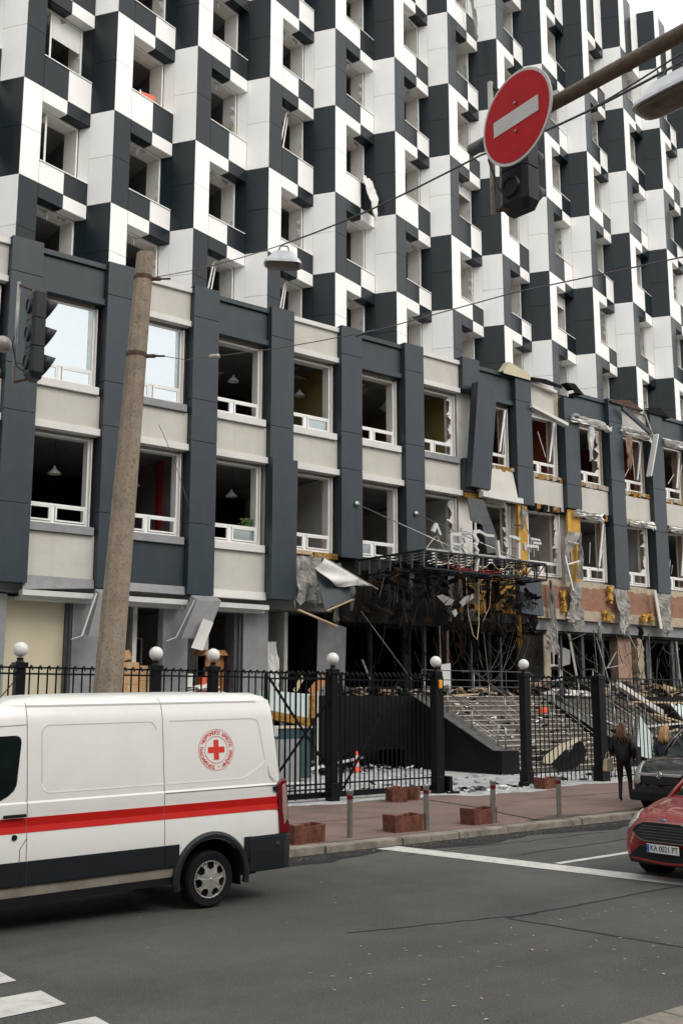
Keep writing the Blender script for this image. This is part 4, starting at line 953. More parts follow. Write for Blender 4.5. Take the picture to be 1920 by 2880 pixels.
# cables in the entrance and the burnt rooms
def cable(pts, r=.014, mm='wire_pale', lab='thin cable hanging in the burnt entrance', grp='loose cables in the burnt entrance'):
    return tag(MB().tube(pts, r, 5).build('cable', mm, None, smooth=True), lab, 'cable', grp)
def sag(a, b, s, n=8): return [(a[0]+(b[0]-a[0])*i/n, a[1]+(b[1]-a[1])*i/n, a[2]+(b[2]-a[2])*i/n - s*math.sin(math.pi*i/n)) for i in range(n+1)]
CL = ['deepest sagging cable between the brick pier and the broad burnt pier','shallower sagging cable below the deepest one','steep sagging cable ending at the broad burnt pier','cable drooping from the beam past the white door frame','tangled cable by the grey loose sheet','cable bulging left of the upright metal post','cable dropping from the beam before the brick pier','cable dropping beside the eroded cream pier','slack cable crossing the last opening at the right']
for ci, (a, b, s) in enumerate((((29.7,30.2,5.2),(33.2,30.2,5.0),1.9),((29.7,30.2,4.7),(32.6,30.2,5.3),1.6),((30.5,30.2,5.2),(33.0,30.2,5.3),2.1),((36.0,30.0,5.4),(38.2,30.0,4.0),.3),((36.3,30,5.3),(37.5,30,3.4),.6),((38.2,30,5.5),(39.3,30,3.4),-.2),((39.5,30,5.5),(39.9,30,4.0),.2),((41.5,30,5.5),(41.0,30,4.2),.2),((42.9,30,4.9),(44.3,30,4.9),.3))):
    cable(sag(a, b, s), lab=CL[ci])
for q_ in range(14):
    xa = rnd(28.8,33.4) if q_ % 2 else rnd(35.6,44.5); xb = xa+rnd(.4,2.2); za, zb = rnd(4.6,5.5), rnd(3.6,5.5)
    cable(sag((xa,30.1+rnd(0,.4),za),(xb,30.1+rnd(0,.4),zb),rnd(.3,1.4)), .009, 'wire_pale' if q_ % 3 else 'metal_grey', 'thin %s cable in the %s, %s' % (('slack','drooping')[q_//7], ('openings right of the broad burnt pier','middle of the burnt entrance')[q_ % 2], ('lowest','near the top','among others','by a post','short','long','faint')[q_ % 7]))
cable([(27.7,27.6,6.9),(27.75,27.6,5.6),(28.0,27.6,4.8),(28.2,27.6,4.65),(28.3,27.6,5.2),(28.35,27.6,6.9)], .02, 'wood_pale', 'ochre loop of cable dangling in front of the entrance', None)
cable([(28.4,27.6,6.9),(28.7,27.6,5.6),(28.5,27.6,5.3),(28.9,27.6,5.9),(29.0,27.6,6.9)], .014, 'wood_pale', 'smaller ochre cable loop beside the long one', None)
cable([(24.2,29.4,5.6),(26.6,29.4,3.2)], .014, 'metal_pale', 'straight pale cable slanting across the dark entrance', None)
BL = ['upright pale batten left of the middle metal post in the burnt ground floor','batten leaning right from the middle metal post in the burnt ground floor','thick crumpled grey strip hanging beside the white door frame','short batten slanting up above the white door frame','batten slanting up to the right, halfway up the burnt ground floor','low nearly level batten crossing the slanting one','tall upright batten just right of the eroded cream pier','long thin batten leaning in the last opening on the right','bent batten hanging from the beam below the membrane skirt','long pale batten standing above the middle of the stairs','thin upright rod hanging above the landing by the burnt pier','short white batten sticking up behind the second globe post from the gateway','tall thin batten beyond the last metal post shown']
for i, (a, b, w) in enumerate((((37.8,29.9,5.5),(37.95,29.9,3.5),.05),((37.95,29.9,5.2),(38.7,29.9,3.3),.06),((36.5,30.2,5.3),(36.9,30.2,3.5),.14),((36.4,30.1,5.0),(37.5,30.1,5.35),.05),((38.8,30.0,3.9),(39.45,30.0,4.6),.06),((38.6,30.0,3.85),(40.0,30.0,4.05),.05),((41.85,29.95,5.5),(41.95,29.95,2.0),.06),((43.95,29.95,5.2),(44.3,29.95,2.2),.05),((39.95,29.8,5.6),(40.6,29.8,4.8),.05),((31.0,30.0,5.3),(31.3,30.0,2.7),.05),((28.7,30.1,5.3),(28.75,30.1,2.8),.03),((24.4,29.6,3.9),(24.75,29.6,3.2),.08),((45.3,29.9,5.2),(45.5,29.9,2.0),.05))):
    tag(MB().bar(a, b, w, .03).build('dangling_batten', 'metal_pale' if i % 3 else 'metal_grey', None), BL[i], 'batten', 'battens dangling in the burnt ground floor')
tag(MB().prism([(36.0,3.9),(36.5,4.0),(36.55,4.6),(36.05,4.7)], 30.2, 30.23).build('loose_sheet', 'lip_grey', None), 'grey sheet standing in the burnt ground floor right of the white door frame', 'sheet')
tag(MB().prism([(42.9,3.3),(43.6,3.25),(43.55,4.1),(43.0,4.15)], 31.2, 31.23).build('loose_sheet', 'lip_grey', None), 'grey sheet hanging in the burnt room near the right edge', 'sheet')
# interior things
def pendant(x, y, z, label):
    t = thing('pendant_lamp', label, 'lamp', (x, y, z))
    MB().lathe((x,y,z), [(.22,0),(.2,.03),(.08,.15),(.04,.2),(.03,.26)], 20).build('shade', 'frame_white', t, smooth=True)
    MB().tube([(x,y,z+.25),(x,y,z+1.1)], .008, 5).build('cord', 'wire', t)
pendant(13.5, 31.8, 9.6, 'metal pendant lamp in the lower window at the far left')
pendant(16.4, 32.0, 9.6, 'metal pendant lamp in the lower window right of the concrete pole')
pendant(20.3, 32.0, 9.7, 'metal pendant lamp in the third lower window')
pendant(20.3, 32.0, 14.0, 'metal pendant lamp in the upper window above the loose wire end')
pendant(23.3, 32.0, 14.0, 'metal pendant lamp in the upper window with the yellow wall')
def plant(c, s, n, label, col='leaf_green'):
    g = MB()
    for i in range(n):
        a = rnd(0,6.28); r = rnd(0,s[0]); p = Vector((c[0]+r*math.cos(a), c[1]+rnd(-.08,.08), c[2]+rnd(0,s[1])))
        d = Vector((rnd(-1,1),rnd(-.5,.5),rnd(-.3,1))).normalized()*rnd(.05,.10); w = d.cross(Vector((0,1,0))).normalized()*.02
        g.add([p-d*.2, p+w+d*.4, p+d, p-w+d*.4], [(0,1,2,3)])
    t = tag(g.build('plant', col, None), label, 'plant')
    q = MB()
    for i in range(4): q.tube([(c[0]+rnd(-.05,.05),c[1],c[2]-.05),(c[0]+rnd(-.2,.2),c[1],c[2]+s[1]*.9)], .006, 4)
    o = q.build('stem', 'leaf_green', None); o.parent = t
plant((20.2,30.75,8.4), (.35,.3), 150, 'green pot plant lying on the sill of the third lower window')
plant((X0+1.9,31.75,23.55), (.2,.45), 40, 'young plant on a tower sill, left of the second chequer column')
plant((X0+1.4,31.7,16.5), (.28,.22), 90, 'green trailing plant on the lowest tower sill above the dark columns')
t = thing('crate_shelf', 'red crate on a small shelf in an upper left tower window', 'crate', (X0-P+1.6, 32.0, 23.55))
MB().box(X0-P+1.45, 31.95, 23.75, X0-P+2.0, 32.3, 24.05).build('crate', 'red_plastic', t); MB().box(X0-P+1.4,31.95,23.55,X0-P+1.45,32.0,24.1).build('leg','frame_white',t); MB().box(X0-P+1.45,31.95,23.7,X0-P+2.05,32.0,23.74).build('shelf','frame_white',t)
def stack(x, y, z, w, d, h, mm, name, label, cat, n=1):
    t = thing(name, label, cat, (x, y, z))
    for i in range(n):
        hh = h/n; o = rnd(-.03,.03)
        MB().box(x-w/2+o, y-d/2, z+hh*i+.003, x+w/2+o, y+d/2, z+hh*(i+1)-.003).build('box', mm, t, bevel=.01)
        q = MB().box(x-.04+o, y-d/2-.004, z+hh*i+.02, x+.10+o, y-d/2-.001, z+hh*(i+1)-.02); q.build('tape', 'wood_pale', t)
    return t
stack(15.95, 31.3, GZ, .75, .6, 1.05, 'cardboard', 'cardboard_boxes', 'stacked cardboard boxes in the doorway beside the concrete pole', 'boxes', 3)
stack(16.65, 31.25, GZ, .55, .5, .95, 'cardboard', 'cardboard_boxes', 'lower stack of cardboard boxes right of the tall stack', 'boxes', 2)
tag(MB().obox((15.75,31.2,3.85),(.5,.0,.15),(0,.4,0),(-.1,0,.28)).build('cardboard_box','cardboard',None,bevel=.01), 'tilted open cardboard box on top of the box stack', 'box')
t = thing('wooden_cabinet', 'brown wooden cabinet with an overhanging top inside the third doorway', 'cabinet', (19.3, 31.4, GZ))
MB().box(18.9,31.2,GZ,19.62,31.7,3.95).build('body','wood',t); MB().hexa([(18.7,31.0,3.97),(19.68,31.0,3.97),(19.68,31.8,3.97),(18.7,31.8,3.97),(18.85,31.1,4.15),(19.6,31.1,4.15),(19.6,31.8,4.15),(18.85,31.8,4.15)]).build('top','wood',t)
t = thing('window_display', 'small dark glass cabinet with a pale frame above the cardboard boxes', 'cabinet', (16.5, 32.2, 3.7))
g = MB(); 
for a, b in (((16.0,3.6),(17.0,3.6)),((16.0,4.5),(17.0,4.5)),((16.0,3.6),(16.0,4.5)),((17.0,3.6),(17.0,4.5))): g.bar((a[0],32.2,a[1]),(b[0],32.2,b[1]),.04)
g.build('frame','metal_pale',t); MB().box(16.02,32.25,GZ,16.98,32.6,4.48).build('cabinet_body','room_dark',t)
t = thing('paper_pile', 'pile of pale plastic sheeting heaped in the third doorway', 'sheeting', (18.4, 31.0, GZ))
g = MB()
for i in range(14): g.obox((rnd(17.9,19.5), rnd(30.9,31.2), GZ+rnd(0,.35)), (rnd(.3,.6),rnd(-.1,.1),rnd(-.2,.2)), (0,.3,rnd(-.1,.1)), (0,0,.03))
g.build('sheets', 'cloth', t)
tag(MB().lathe((18.2,31.2,GZ),[(.02,0),(.17,0),(.18,.4),(.19,.72),(.02,.72)],16).build('bucket','cloth',None,smooth=False), 'white drum standing in the third doorway', 'drum')
tag(MB().box(18.62,31.0,GZ+.1,18.8,31.2,GZ+.6).build('canister','red_plastic',None,bevel=.02), 'small red canister next to the white drum', 'canister')
sheet([[(21.1,30.9,4.5),(21.6,30.9,4.5)],[(21.1,30.9,3.6),(21.7,30.9,3.6)],[(21.1,30.8,2.7),(21.6,30.8,2.7)]], 'torn_curtain', 'cloth', 'white curtain hanging in the opening right of the last grey pier', 'curtain', amp=.05)
# furniture and boards dumped in the yard left of the terrace
t = thing('upturned_counter', 'upturned counter with pale blue top and ochre edge behind the gate', 'counter', (18.7, 26, .126))
MB().hexa([(17.9,26.0,2.2),(19.35,26,1.95),(19.35,26.5,1.95),(17.9,26.5,2.2),(17.9,26.0,2.75),(19.4,26,2.66),(19.4,26.5,2.66),(17.9,26.5,2.75)]).build('top','paleblue',t)
MB().hexa([(17.9,25.98,1.95),(19.42,25.98,1.70),(19.42,26.4,1.70),(17.9,26.4,1.95),(17.9,25.98,2.19),(19.42,25.98,1.94),(19.42,26.4,1.94),(17.9,26.4,2.19)]).build('edge','insulation',t)
MB().box(19.36,25.97,1.95,19.62,26.3,2.6).build('end','insulation',t)
MB().box(17.6,26.05,.2,19.5,26.5,1.70).build('front','teal',t); MB().box(17.6,26.0,1.66,19.5,26.04,1.74).build('strip','cream',t)
MB().box(17.7,25.9,.126,19.0,26.02,1.35).build('grey_panel','lip_grey',t)
MB().box(19.66,26.0,.126,19.72,26.1,2.75).build('post','lip_light',t)
for i, (c, ax, az, mm, lab) in enumerate((((19.9,26.3,2.9),(.5,0,.5),(-.2,0,.25),'wood','dark wooden board sticking up behind the gate, left of the second globe post'),((19.2,26.3,2.95),(.3,0,.45),(-.1,0,.1),'wood_pale','pale board leaning over the upturned counter'))):
    tag(MB().obox(c, ax, (0,.03,0), az).build('board', mm, None), lab, 'board')
# the bent panel lying on the stairs
t = thing('bent_sheet', 'large cream panel with a jagged black underside lying on the stairs', 'panel', (28.8, 24.3, .3))
MB().prism([(27.75,.42),(27.78,.62),(28.6,.98),(29.62,1.22),(29.68,1.12),(28.9,.85),(28.1,.38)], 24.22, 24.26).build('cream_face','cream',t)
MB().prism([(28.1,.36),(28.9,.83),(29.2,.72),(29.55,1.12),(29.85,1.05),(30.05,.75),(29.95,.45),(29.4,.2),(28.7,.14)], 24.27, 24.30).build('black_back','soot',t)
tag(MB().obox((28.6,24.9,.62),(1.5,.1,.25),(0,.5,.1),(0,0,.04)).build('dark_board','soot',None), 'dark board with a torn white edge lying across the lower stairs', 'board')
tag(MB().prism([(33.3,.5),(34.2,.3),(34.3,1.2),(33.6,1.9)], 24.6, 24.65).build('glass_board','paleblue',None), 'pale greenish board standing right of the big fence post', 'board')
tag(MB().obox((31.0,27.0,2.1),(.35,0,.02),(0,.2,0),(0,0,.2)).build('orange_scrap','red_plastic',None,bevel=.02), 'small orange scrap on the upper steps', 'scrap')
tag(MB().obox((28.3,28.55,2.66),(1.5,.3,.08),(-.1,.5,0),(0,0,.04)).build('plywood','wood_pale',None), 'sheet of plywood lying on the top step', 'plywood')
tag(MB().obox((28.9,30.0,3.25),(.5,0,.05),(0,.05,0),(-.03,0,1.2)).build('door_leaf','frame_white',None), 'white patterned door leaf standing on the landing', 'panel')
tag(MB().hexa([(33.6,29.2,2.7),(36.2,28.9,2.62),(36.2,29.1,2.62),(33.6,29.4,2.7),(33.7,29.3,2.95),(36.3,29,2.85),(36.3,29.2,2.85),(33.7,29.5,2.95)]).build('fallen_duct','lip_light',None,bevel=.02), 'pale duct fallen along the landing right of the stairs', 'duct')
tag(MB().bar((37.2,28.3,3.1),(40.2,28.3,1.9),.25,.25).build('fallen_duct','lip_light',None,bevel=.02), 'sloping white duct on the rubble behind the right fence', 'duct')
tag(MB().hexa([(41.5,27.6,1.1),(44,27.6,.7),(44.2,28,.8),(41.6,28,1.2),(41.0,28.4,2.3),(43.6,28.4,2.0),(43.7,28.6,2.1),(41.1,28.6,2.4)]).build('fallen_board','paleblue',None), 'big pale green panel fallen on the rubble near the right edge', 'panel')
for i,(a,b) in enumerate((((37.0,27.5,2.4),(41,27.5,2.35)),((36.5,26.8,1.4),(40.5,26.8,1.55)),((38,27.2,1.9),(43,27.2,1.0)),((34,27.3,1.9),(37.5,27.0,.9)))):
    tag(MB().bar(a,b,.22,.06).build('broken_beam', ('wood_pale','lip_light')[i%2], None), 'broken pale beam lying in the rubble behind the right fence', 'beam', 'broken beams in the rubble')
def rubble(name, boxes, n, s0, s1, mms, label):
    g = MB()
    for i in range(n):
        bx = random.choice(boxes); x = rnd(bx[0],bx[1]); y = rnd(bx[2],bx[3]); f = (y-bx[2])/(bx[3]-bx[2]+1e-6)
        z = bx[4]+(bx[5]-bx[4])*f + rnd(0, bx[6]); s = rnd(s0,s1)*(rnd(.4,1)**2+.2)
        m = Matrix.Rotation(rnd(0,6.28),3,'Z') @ Matrix.Rotation(rnd(-.5,.5),3,'X') @ Matrix.Rotation(rnd(-.4,.4),3,'Y')
        a, b, c = m @ Vector((s,0,0)), m @ Vector((0,s*rnd(.2,.8),0)), m @ Vector((0,0,s*rnd(.05,.3)))
        g.obox((x,y,z), a, b, c, random.randrange(len(mms)))
    return tag(g.build(name, mms, None), label, name.replace('_',' '), kind='stuff')
rubble('rubble', [(33.2,46,26.5,29.5,.5,2.6,.5),(33.2,46,28.9,30.5,2.62,2.62,.6),(23,33,29.0,31,2.62,2.62,.25),(34,48,24.5,26.5,.13,.6,.3)], 900, .1, .8, ['metal_grey','lip_grey','soot','charred_wood','concrete_cream','soot_wall','brick','soot','wood_pale','metal_grey'], 'heap of broken beams, boards and plaster')
rubble('yard_debris', [(12.5,25.4,21,28,.13,.13,.02),(25,33.5,20.8,24.0,.13,.13,.02),(19.5,23,20.1,21,.14,.14,.01),(18,25,27,29.5,.13,.13,.15)], 620, .04, .30, ['yard','frame_white','lip_grey','soot','lip_light','metal_grey'], 'glass shards and scraps scattered over the pale yard')
rubble('stair_debris', [(26.6,32.3,24.4,28.5,.25,2.66,.02)], 420, .05, .32, ['yard','lip_grey','soot','charred_wood','frame_white','brick','soot','granite_dusty'], 'scraps and plaster scattered on the stairs')
rubble('yard_pile', [(19.6,22.2,28.0,29.6,.15,.2,.35)], 60, .2, .9, ['metal_grey','soot','lip_light','soot','membrane'], 'low pile of broken sheets under the terrace')
tag(MB().bar((19.4,26.6,.35),(23.9,28.9,.55),.06,.08).build('long_batten','lip_light',None), 'long white batten lying under the terrace behind the traffic cone', 'batten')
t = thing('traffic_cone', 'orange traffic cone with white bands in the yard', 'cone', (23.0, 28.2, .126))
MB().box(22.78,27.98,.13,23.22,28.42,.17).build('base','cone_orange',t,bevel=.01)
MB().lathe((23.0,28.2,0),[(.15,.17),(.125,.28),(.125,.28),(.10,.42),(.075,.55),(.05,.68),(.03,.80),(.0,.80)],24).build('body','cone_orange',t,smooth=True)
for z0,z1,r0,r1 in ((.30,.42,.130,.108),(.55,.66,.082,.063)): MB().lathe((23.0,28.2,0),[(r0,z0),(r1,z1)],24).build('band','sign_white',t,smooth=True)

# more torn matter along the blast zone, each a named thing
def frond(x, z, l, w, mm, lab):
    return sheet([[(x,29.8,z),(x+w,29.8,z)],[(x-.06,29.75,z-l*.5),(x+w*.8,29.75,z-l*.45)],[(x+.05,29.8,z-l),(x+w*.5,29.8,z-l*.95)]], 'torn_strip', mm, lab, 'torn strip', amp=.06, sub=4)
frond(33.2, 10.5, .9, .25, 'membrane', 'torn strip beside the top of the yellow board above the canopy end')
frond(31.6, 6.0, 1.0, .3, 'soot', 'black torn strip under the yellow board behind the canopy')
frond(32.8, 5.9, 1.3, .2, 'insulation', 'stained ochre strip dangling left of the dark loose panel')
frond(33.6, 5.9, .7, .4, 'soot', 'black strip dangling under the dark loose panel')
frond(38.0, 5.9, .8, .15, 'membrane', 'thin grey strip on the middle metal post')
frond(40.9, 5.8, .6, .25, 'soot', 'dark strip hanging over the brick pier')
frond(45.2, 5.8, .9, .2, 'membrane', 'grey strip hanging at the right edge under the beam')
frond(30.2, 5.4, 1.6, .3, 'soot', 'long black strip hanging in the middle of the entrance')
frond(26.6, 5.4, 1.2, .3, 'soot_wall', 'sooty strip hanging left in the entrance')
frond(40.75, 14.7, 1.6, .25, 'brick', 'brownish strip hanging inside the upper window right of the second column')
frond(37.9, 14.7, 1.5, .3, 'cloth', 'pale strip hanging inside the upper window under the foil fringe')
frond(24.0, 6.6, .9, .22, 'membrane', 'pale strip hanging at the left end below the canopy')
frond(25.4, 6.5, .7, .3, 'soot_wall', 'sooty rag below the canopy, left of the pale plates')
frond(28.9, 6.5, 1.0, .18, 'membrane', 'grey strip dangling behind the ochre loop under the canopy')
frond(30.0, 6.4, .8, .3, 'membrane', 'torn grey rag at the right end below the canopy')
frond(29.5, 5.5, 1.4, .35, 'charred_wood', 'scorched brown sheet hanging by the brick edge of the burnt pier')
# ================================================================== FENCE, POSTS WITH GLOBES, GATE
FY = 20.5
def fpost(x, label, w=.19, globe=True, n=0, h=3.22):
    t = thing('fence_post', label, 'fence post', (x, FY, .13), 'globe topped fence posts' if globe else None)
    g = MB(); g.box(x-w/2, FY-w/2, .1, x+w/2, FY+w/2, h-.12); g.box(x-w/2-.03, FY-w/2-.03, .1, x+w/2+.03, FY+w/2+.03, .55); g.build('shaft', 'iron_black', t, bevel=.008)
    g = MB(); g.box(x-w/2-.03, FY-w/2-.03, h-.118, x+w/2+.03, FY+w/2+.03, h); g.lathe((x,FY,0), [(.0,h),(.09,h+.003),(.06,h+.04),(.07,h+.09),(.0,h+.1)], 16); g.build('cap', 'iron_black', t, bevel=.005)
    if globe: MB().sphere((x,FY,h+.25), .148, 28).build('globe', 'globe', t, smooth=True)
    return t
fpost(8.18, 'black fence post with white globe lamp at the far left')
fpost(11.18, 'black fence post with white globe lamp right of the concrete pole')
fpost(12.61, 'black fence post with white globe lamp, third from the left')
fpost(15.98, 'black fence post with white globe lamp above the van rear and gate')
t5 = fpost(19.39, 'black fence post with white globe lamp and small amber beacon')
MB().box(19.36,20.33,2.78,19.46,20.39,3.0).build('beacon','yellow_plastic',t5,bevel=.02)
fpost(22.77, 'black fence post with white globe lamp right of the open gateway', .22)
fpost(26.02, 'thick black fence post without a globe, broken cap', .30, False, h=3.2)
def hook(z0, z1):
    g = MB(); g.tube([(0,0,z0),(0,0,z1-.05),(0,-.02,z1),(0,-.07,z1+.03),(0,-.12,z1),(0,-.13,z1-.06)], .018, 5); return g
def fence(xa, xb, y, z0, z1, label, hooked=True, step=.185, nm='iron_fence', rails=(.42, 3.0, 3.12), cat='fence'):
    t = thing(nm, label, cat, (xa, y, .13))
    src = None; x = xa+step*.6
    while x < xb-.03:
        if src is None:
            if hooked: src = hook(z0, z1).build('picket', 'iron_black', t, local=True)
            else: src = MB().tube([(0,0,z0),(0,0,z1)], .017, 5).build('picket', 'iron_black', t, local=True)
            o = src
        else: o = src.copy(); C.objects.link(o)
        o.location = (x-xa, 0, -.13); x += step
    for z in rails: MB().box(xa, y-.018, z-.018, xb, y+.018, z+.018).build('rail', 'iron_black', t)
    return t
fence(4.9, 8.08, FY, .2, 3.13, 'black iron fence panel at the left edge behind the van')
fence(8.28, 11.08, FY, .2, 3.13, 'black iron fence panel behind the concrete pole')
fence(11.28, 12.51, FY, .2, 3.13, 'short black iron fence panel between second and third globe posts')
fence(12.71, 14.1, FY, .2, 3.13, 'black iron fence panel beside the left end of the gate')
gt = fence(14.15, 19.74, FY+.16, .25, 3.13, 'wide black sliding gate with diagonal braces, partly behind globe posts', nm='sliding_gate', rails=(.52, 2.98, 3.12), cat='gate', step=.15)
MB().box(14.1,FY+.12,.2,19.76,FY+.20,.33).build('bottom_beam','iron_black',gt)
for x in (14.15, 16.35, 19.6, 19.74): MB().box(x-.035,FY+.125,.34,x+.035,FY+.195,3.1).build('stile','iron_black',gt)
for a, b in (((14.2,3.0),(16.3,.4)),((16.3,2.9),(14.2,.5)),((16.4,.4),(18.2,3.0))): MB().bar((a[0],FY+.12,a[1]),(b[0],FY+.12,b[1]),.045).build('brace','iron_black',gt)
fence(14.4, 16.0, FY-.02, .2, 3.13, 'narrow black fence panel in front of the gate braces', step=.30)
fence(22.88, 25.87, FY, .2, 3.13, 'black iron fence panel in front of the stairs', rails=(.48, 3.0, 3.12))
fence(26.17, 30.4, FY, .2, 3.13, 'black iron fence panel behind the walking person', hooked=False, rails=(.25, 3.12))
fence(30.5, 36.5, FY, .2, 3.13, 'black iron fence panel behind the parked cars', hooked=False, rails=(.25, 3.12))
t = thing('gate_motor', 'low black gate bracket beside the right globe post', 'gate bracket', (22.5,20.4,.13))
MB().box(22.42,20.3,.13,22.64,20.5,.28).build('housing','iron_black',t,bevel=.01)
for x in (19.62, ): tag(MB().box(x,20.3,.13,x+.12,20.62,.55).build('gate_guide','iron_black',None,bevel=.01), 'black guide block at the foot of the fifth globe post', 'gate guide')

# ================================================================== PLANTERS AND BOLLARDS
def planter():
    t = thing('planter', '', 'planter')
    out = [(-.42,-.21),(-.22,-.22),(-.06,-.185),(.06,-.185),(.22,-.22),(.42,-.21),(.42,.21),(.22,.22),(.06,.185),(-.06,.185),(-.22,.22),(-.42,.21)]
    inn = [(x*.86, y*.74) for x, y in out]; n = len(out); v = []
    out = [(x*.8, y*.9) for x, y in out]; inn = [(x*.86, y*.74) for x, y in out]
    for i, (x, y) in enumerate(out): v.append((x*.97, y*.97, 0))
    H = lambda x: .285 - .018*math.cos(x*11) + .004*math.sin(x*31)
    for x, y in out: v.append((x, y, H(x)))
    for x, y in inn: v.append((x, y, H(x)-.004))
    for x, y in inn: v.append((x, y, .22))
    f = []
    for r in range(3):
        for i in range(n): f.append((r*n+i, r*n+(i+1)%n, (r+1)*n+(i+1)%n, (r+1)*n+i))
    g = MB(); g.add(v, f); g.add([v[i] for i in range(n)], [tuple(range(n))]); g.build('body', 'terracotta', t, bevel=.006, local=True)
    g = MB(); g.add([(x, y, .225) for x, y in inn], [tuple(range(n))]); g.build('soil', 'soil', t, local=True)
    return t
p0 = planter()
for i, (x, y, rz, lab) in enumerate(((11.05,14.98,.03,'reddish concrete planter nearest the van rear'),(13.42,15.12,-.06,'reddish concrete planter at the kerb between first and second bollards'),(15.36,15.1,.05,'reddish concrete planter at the kerb beside the third bollard'),(17.15,19.55,1.1,'reddish concrete planter standing back against the gate'),(22.75,19.75,.0,'reddish concrete planter at the foot of the fence by the stairs'))):
    o = p0 if i == 0 else copy_tree(p0); o.location = (x, y, .13); o.rotation_euler = (0,0,rz); o['label'] = lab; o['group'] = 'concrete planters on the pavement'
t = copy_tree(p0, loc=(17.62,19.75,.13), rz=-.9, label='reddish concrete planter tucked behind the one by the gate')
b0 = thing('bollard', '', 'bollard')
MB().tube([(0,0,-.05),(0,0,.76)], .052, 20).build('tube','steel',b0,smooth=False,local=True)
MB().lathe((0,0,0),[(.053,.65),(.055,.651),(.055,.72),(.053,.721)],20).build('red_band','tail_red',b0,local=True)
MB().lathe((0,0,0),[(.052,.755),(.062,.76),(.062,.80),(.03,.82),(0,.822)],20).build('cap','steel',b0,local=True)
for i, (x, y, lab) in enumerate(((12.05,14.97,'steel bollard with a red band, first right of the van'),(13.85,14.95,'steel bollard with a red band, second right of the van'),(15.6,14.95,'steel bollard with a red band, third right of the van'),(17.6,14.99,'steel bollard with a red band, nearest the dark parked car'))):
    o = b0 if i == 0 else copy_tree(b0); o.location = (x, y, .13); o.rotation_euler = (R(rnd(-1.2,1.2)), R(rnd(-1.2,1.2)), rnd(0,3)); o['label'] = lab; o['group'] = 'steel bollards along the kerb'

# ================================================================== CONCRETE POLE, WIRES, STREET LAMPS
cp = thing('concrete_pole', 'leaning eight-sided concrete pole behind the van', 'pole', (7.49, 15.5, .13))
rings = []
for i in range(13):
    f = i/12; z = -.1 + f*10.1; cx = 7.48+.054*z; w = .235-.098*f
    rings.append([(cx+w*a, 15.5+w*b, z) for a, b in ((1,.42),(.42,1),(-.42,1),(-1,.42),(-1,-.42),(-.42,-1),(.42,-1),(1,-.42))])
g = MB(); g.loft(rings); g.build('shaft', 'concrete', cp, bevel=.008)
for z in (9.55, 8.17):
    cx = 7.48+.054*z; w = .235-.098*(z+.1)/10.1+.008
    g = MB(); g.loft([[(cx+w*a, 15.5+w*b, zz) for a, b in ((1,.44),(.44,1),(-.44,1),(-1,.44),(-1,-.44),(-.44,-1),(.44,-1),(1,-.44))] for zz in (z-.035, z+.035)]); 
    g.tube([(cx+w-.02,15.45,z),(cx+w+.10,15.35,z)], .035, 8); g.tube([(cx+w+.10,15.35,z),(cx+w+.2,15.2,z-.02)], .018, 8)
    g.build('clamp_band', 'rust', cp)
def wire(name, pts, r, label, mm='wire'):
    return tag(MB().tube(pts, r, 6).build(name, mm, None, smooth=True), label, 'wire')
wire('wire', sag((8.15,15.35,9.56),(7.87,11.22,8.62),.05), .007, 'thin wire from the pole top to the small street lamp', 'wire_pale')
wire('wire', sag((7.87,11.22,8.62),(7.12,6.77,7.79),.06)+sag((7.12,6.77,7.79),(6.13,3.95,6.93),.05)[1:]+[(5.0,1.0,6.2)], .010, 'black wire running from the small lamp behind the no entry sign')
wire('wire', sag((7.12,6.77,7.82),(6.13,3.95,6.99),.10)+[(5.0,1.0,6.25)], .007, 'second black strand alongside the wire behind the sign')
wire('wire', [(8.1,15.3,8.17),(8.0,14.0,7.72),(7.77,12.82,7.42),(8.14,11.89,7.36),(8.15,10.9,7.2),(8.07,9.45,6.95),(7.8,7.0,6.6),(7.53,4.9,6.19),(7.2,2.5,5.8)], .0065, 'thin lower wire crossing the podium from the concrete pole', 'wire_pale')
tag(MB().tube([(7.75,12.85,7.42),(7.8,12.7,7.40)], .035, 10).build('insulator', 'metal_pale', None, smooth=True), 'small pale insulator on the lower wire', 'insulator')
tag(MB().tube([(8.08,9.9,7.0),(8.1,9.6,6.98)], .02, 8).build('insulator', 'metal_grey', None, smooth=True), 'tiny grey wire joint farther along the lower wire', 'wire joint')
wire('wire', sag((8.28,15.33,7.0),(8.9,15.3,5.6),-.1), .005, 'loose wire end dangling before the pale panel', 'wire_pale')
def lamp(label, loc, rz, s=(1,1,1), tilt=(0,0)):
    t = thing('street_lamp', label, 'street lamp', loc, rz=rz); t.scale = s; t.rotation_euler = (tilt[0], tilt[1], rz)
    def ringr(a, b, z, n=20):
        o = []
        for k in range(n):
            an = 2*math.pi*k/n; c, q = math.cos(an), math.sin(an)
            o.append((a*math.copysign(abs(c)**.45, c), b*math.copysign(abs(q)**.45, q), z))
        return o
    g = MB(); g.loft([ringr(.09,.05,.165), ringr(.14,.075,.155), ringr(.20,.115,.06), ringr(.265,.15,-.02), ringr(.275,.16,-.07), ringr(.25,.14,-.07)]); g.build('housing', 'lampshell', t, smooth=False, local=True, bevel=.004)
    g = MB(); g.loft([ringr(.25,.138,-.068), ringr(.235,.128,-.10), ringr(.19,.10,-.118), ringr(.05,.02,-.12)]); g.build('lens', 'lampglass', t, smooth=True, local=True)
    g = MB(); g.tube([(-.08,0,.17),(-.05,0,.27),(.05,0,.27),(.08,0,.17)], .012, 6); g.build('hanger', 'metal_grey', t, local=True)
    return t
lamp('small hanging street lamp on the wire before the dark podium column', (7.88,11.22,8.38), -.67, (.95,.95,.82), (0,.05))
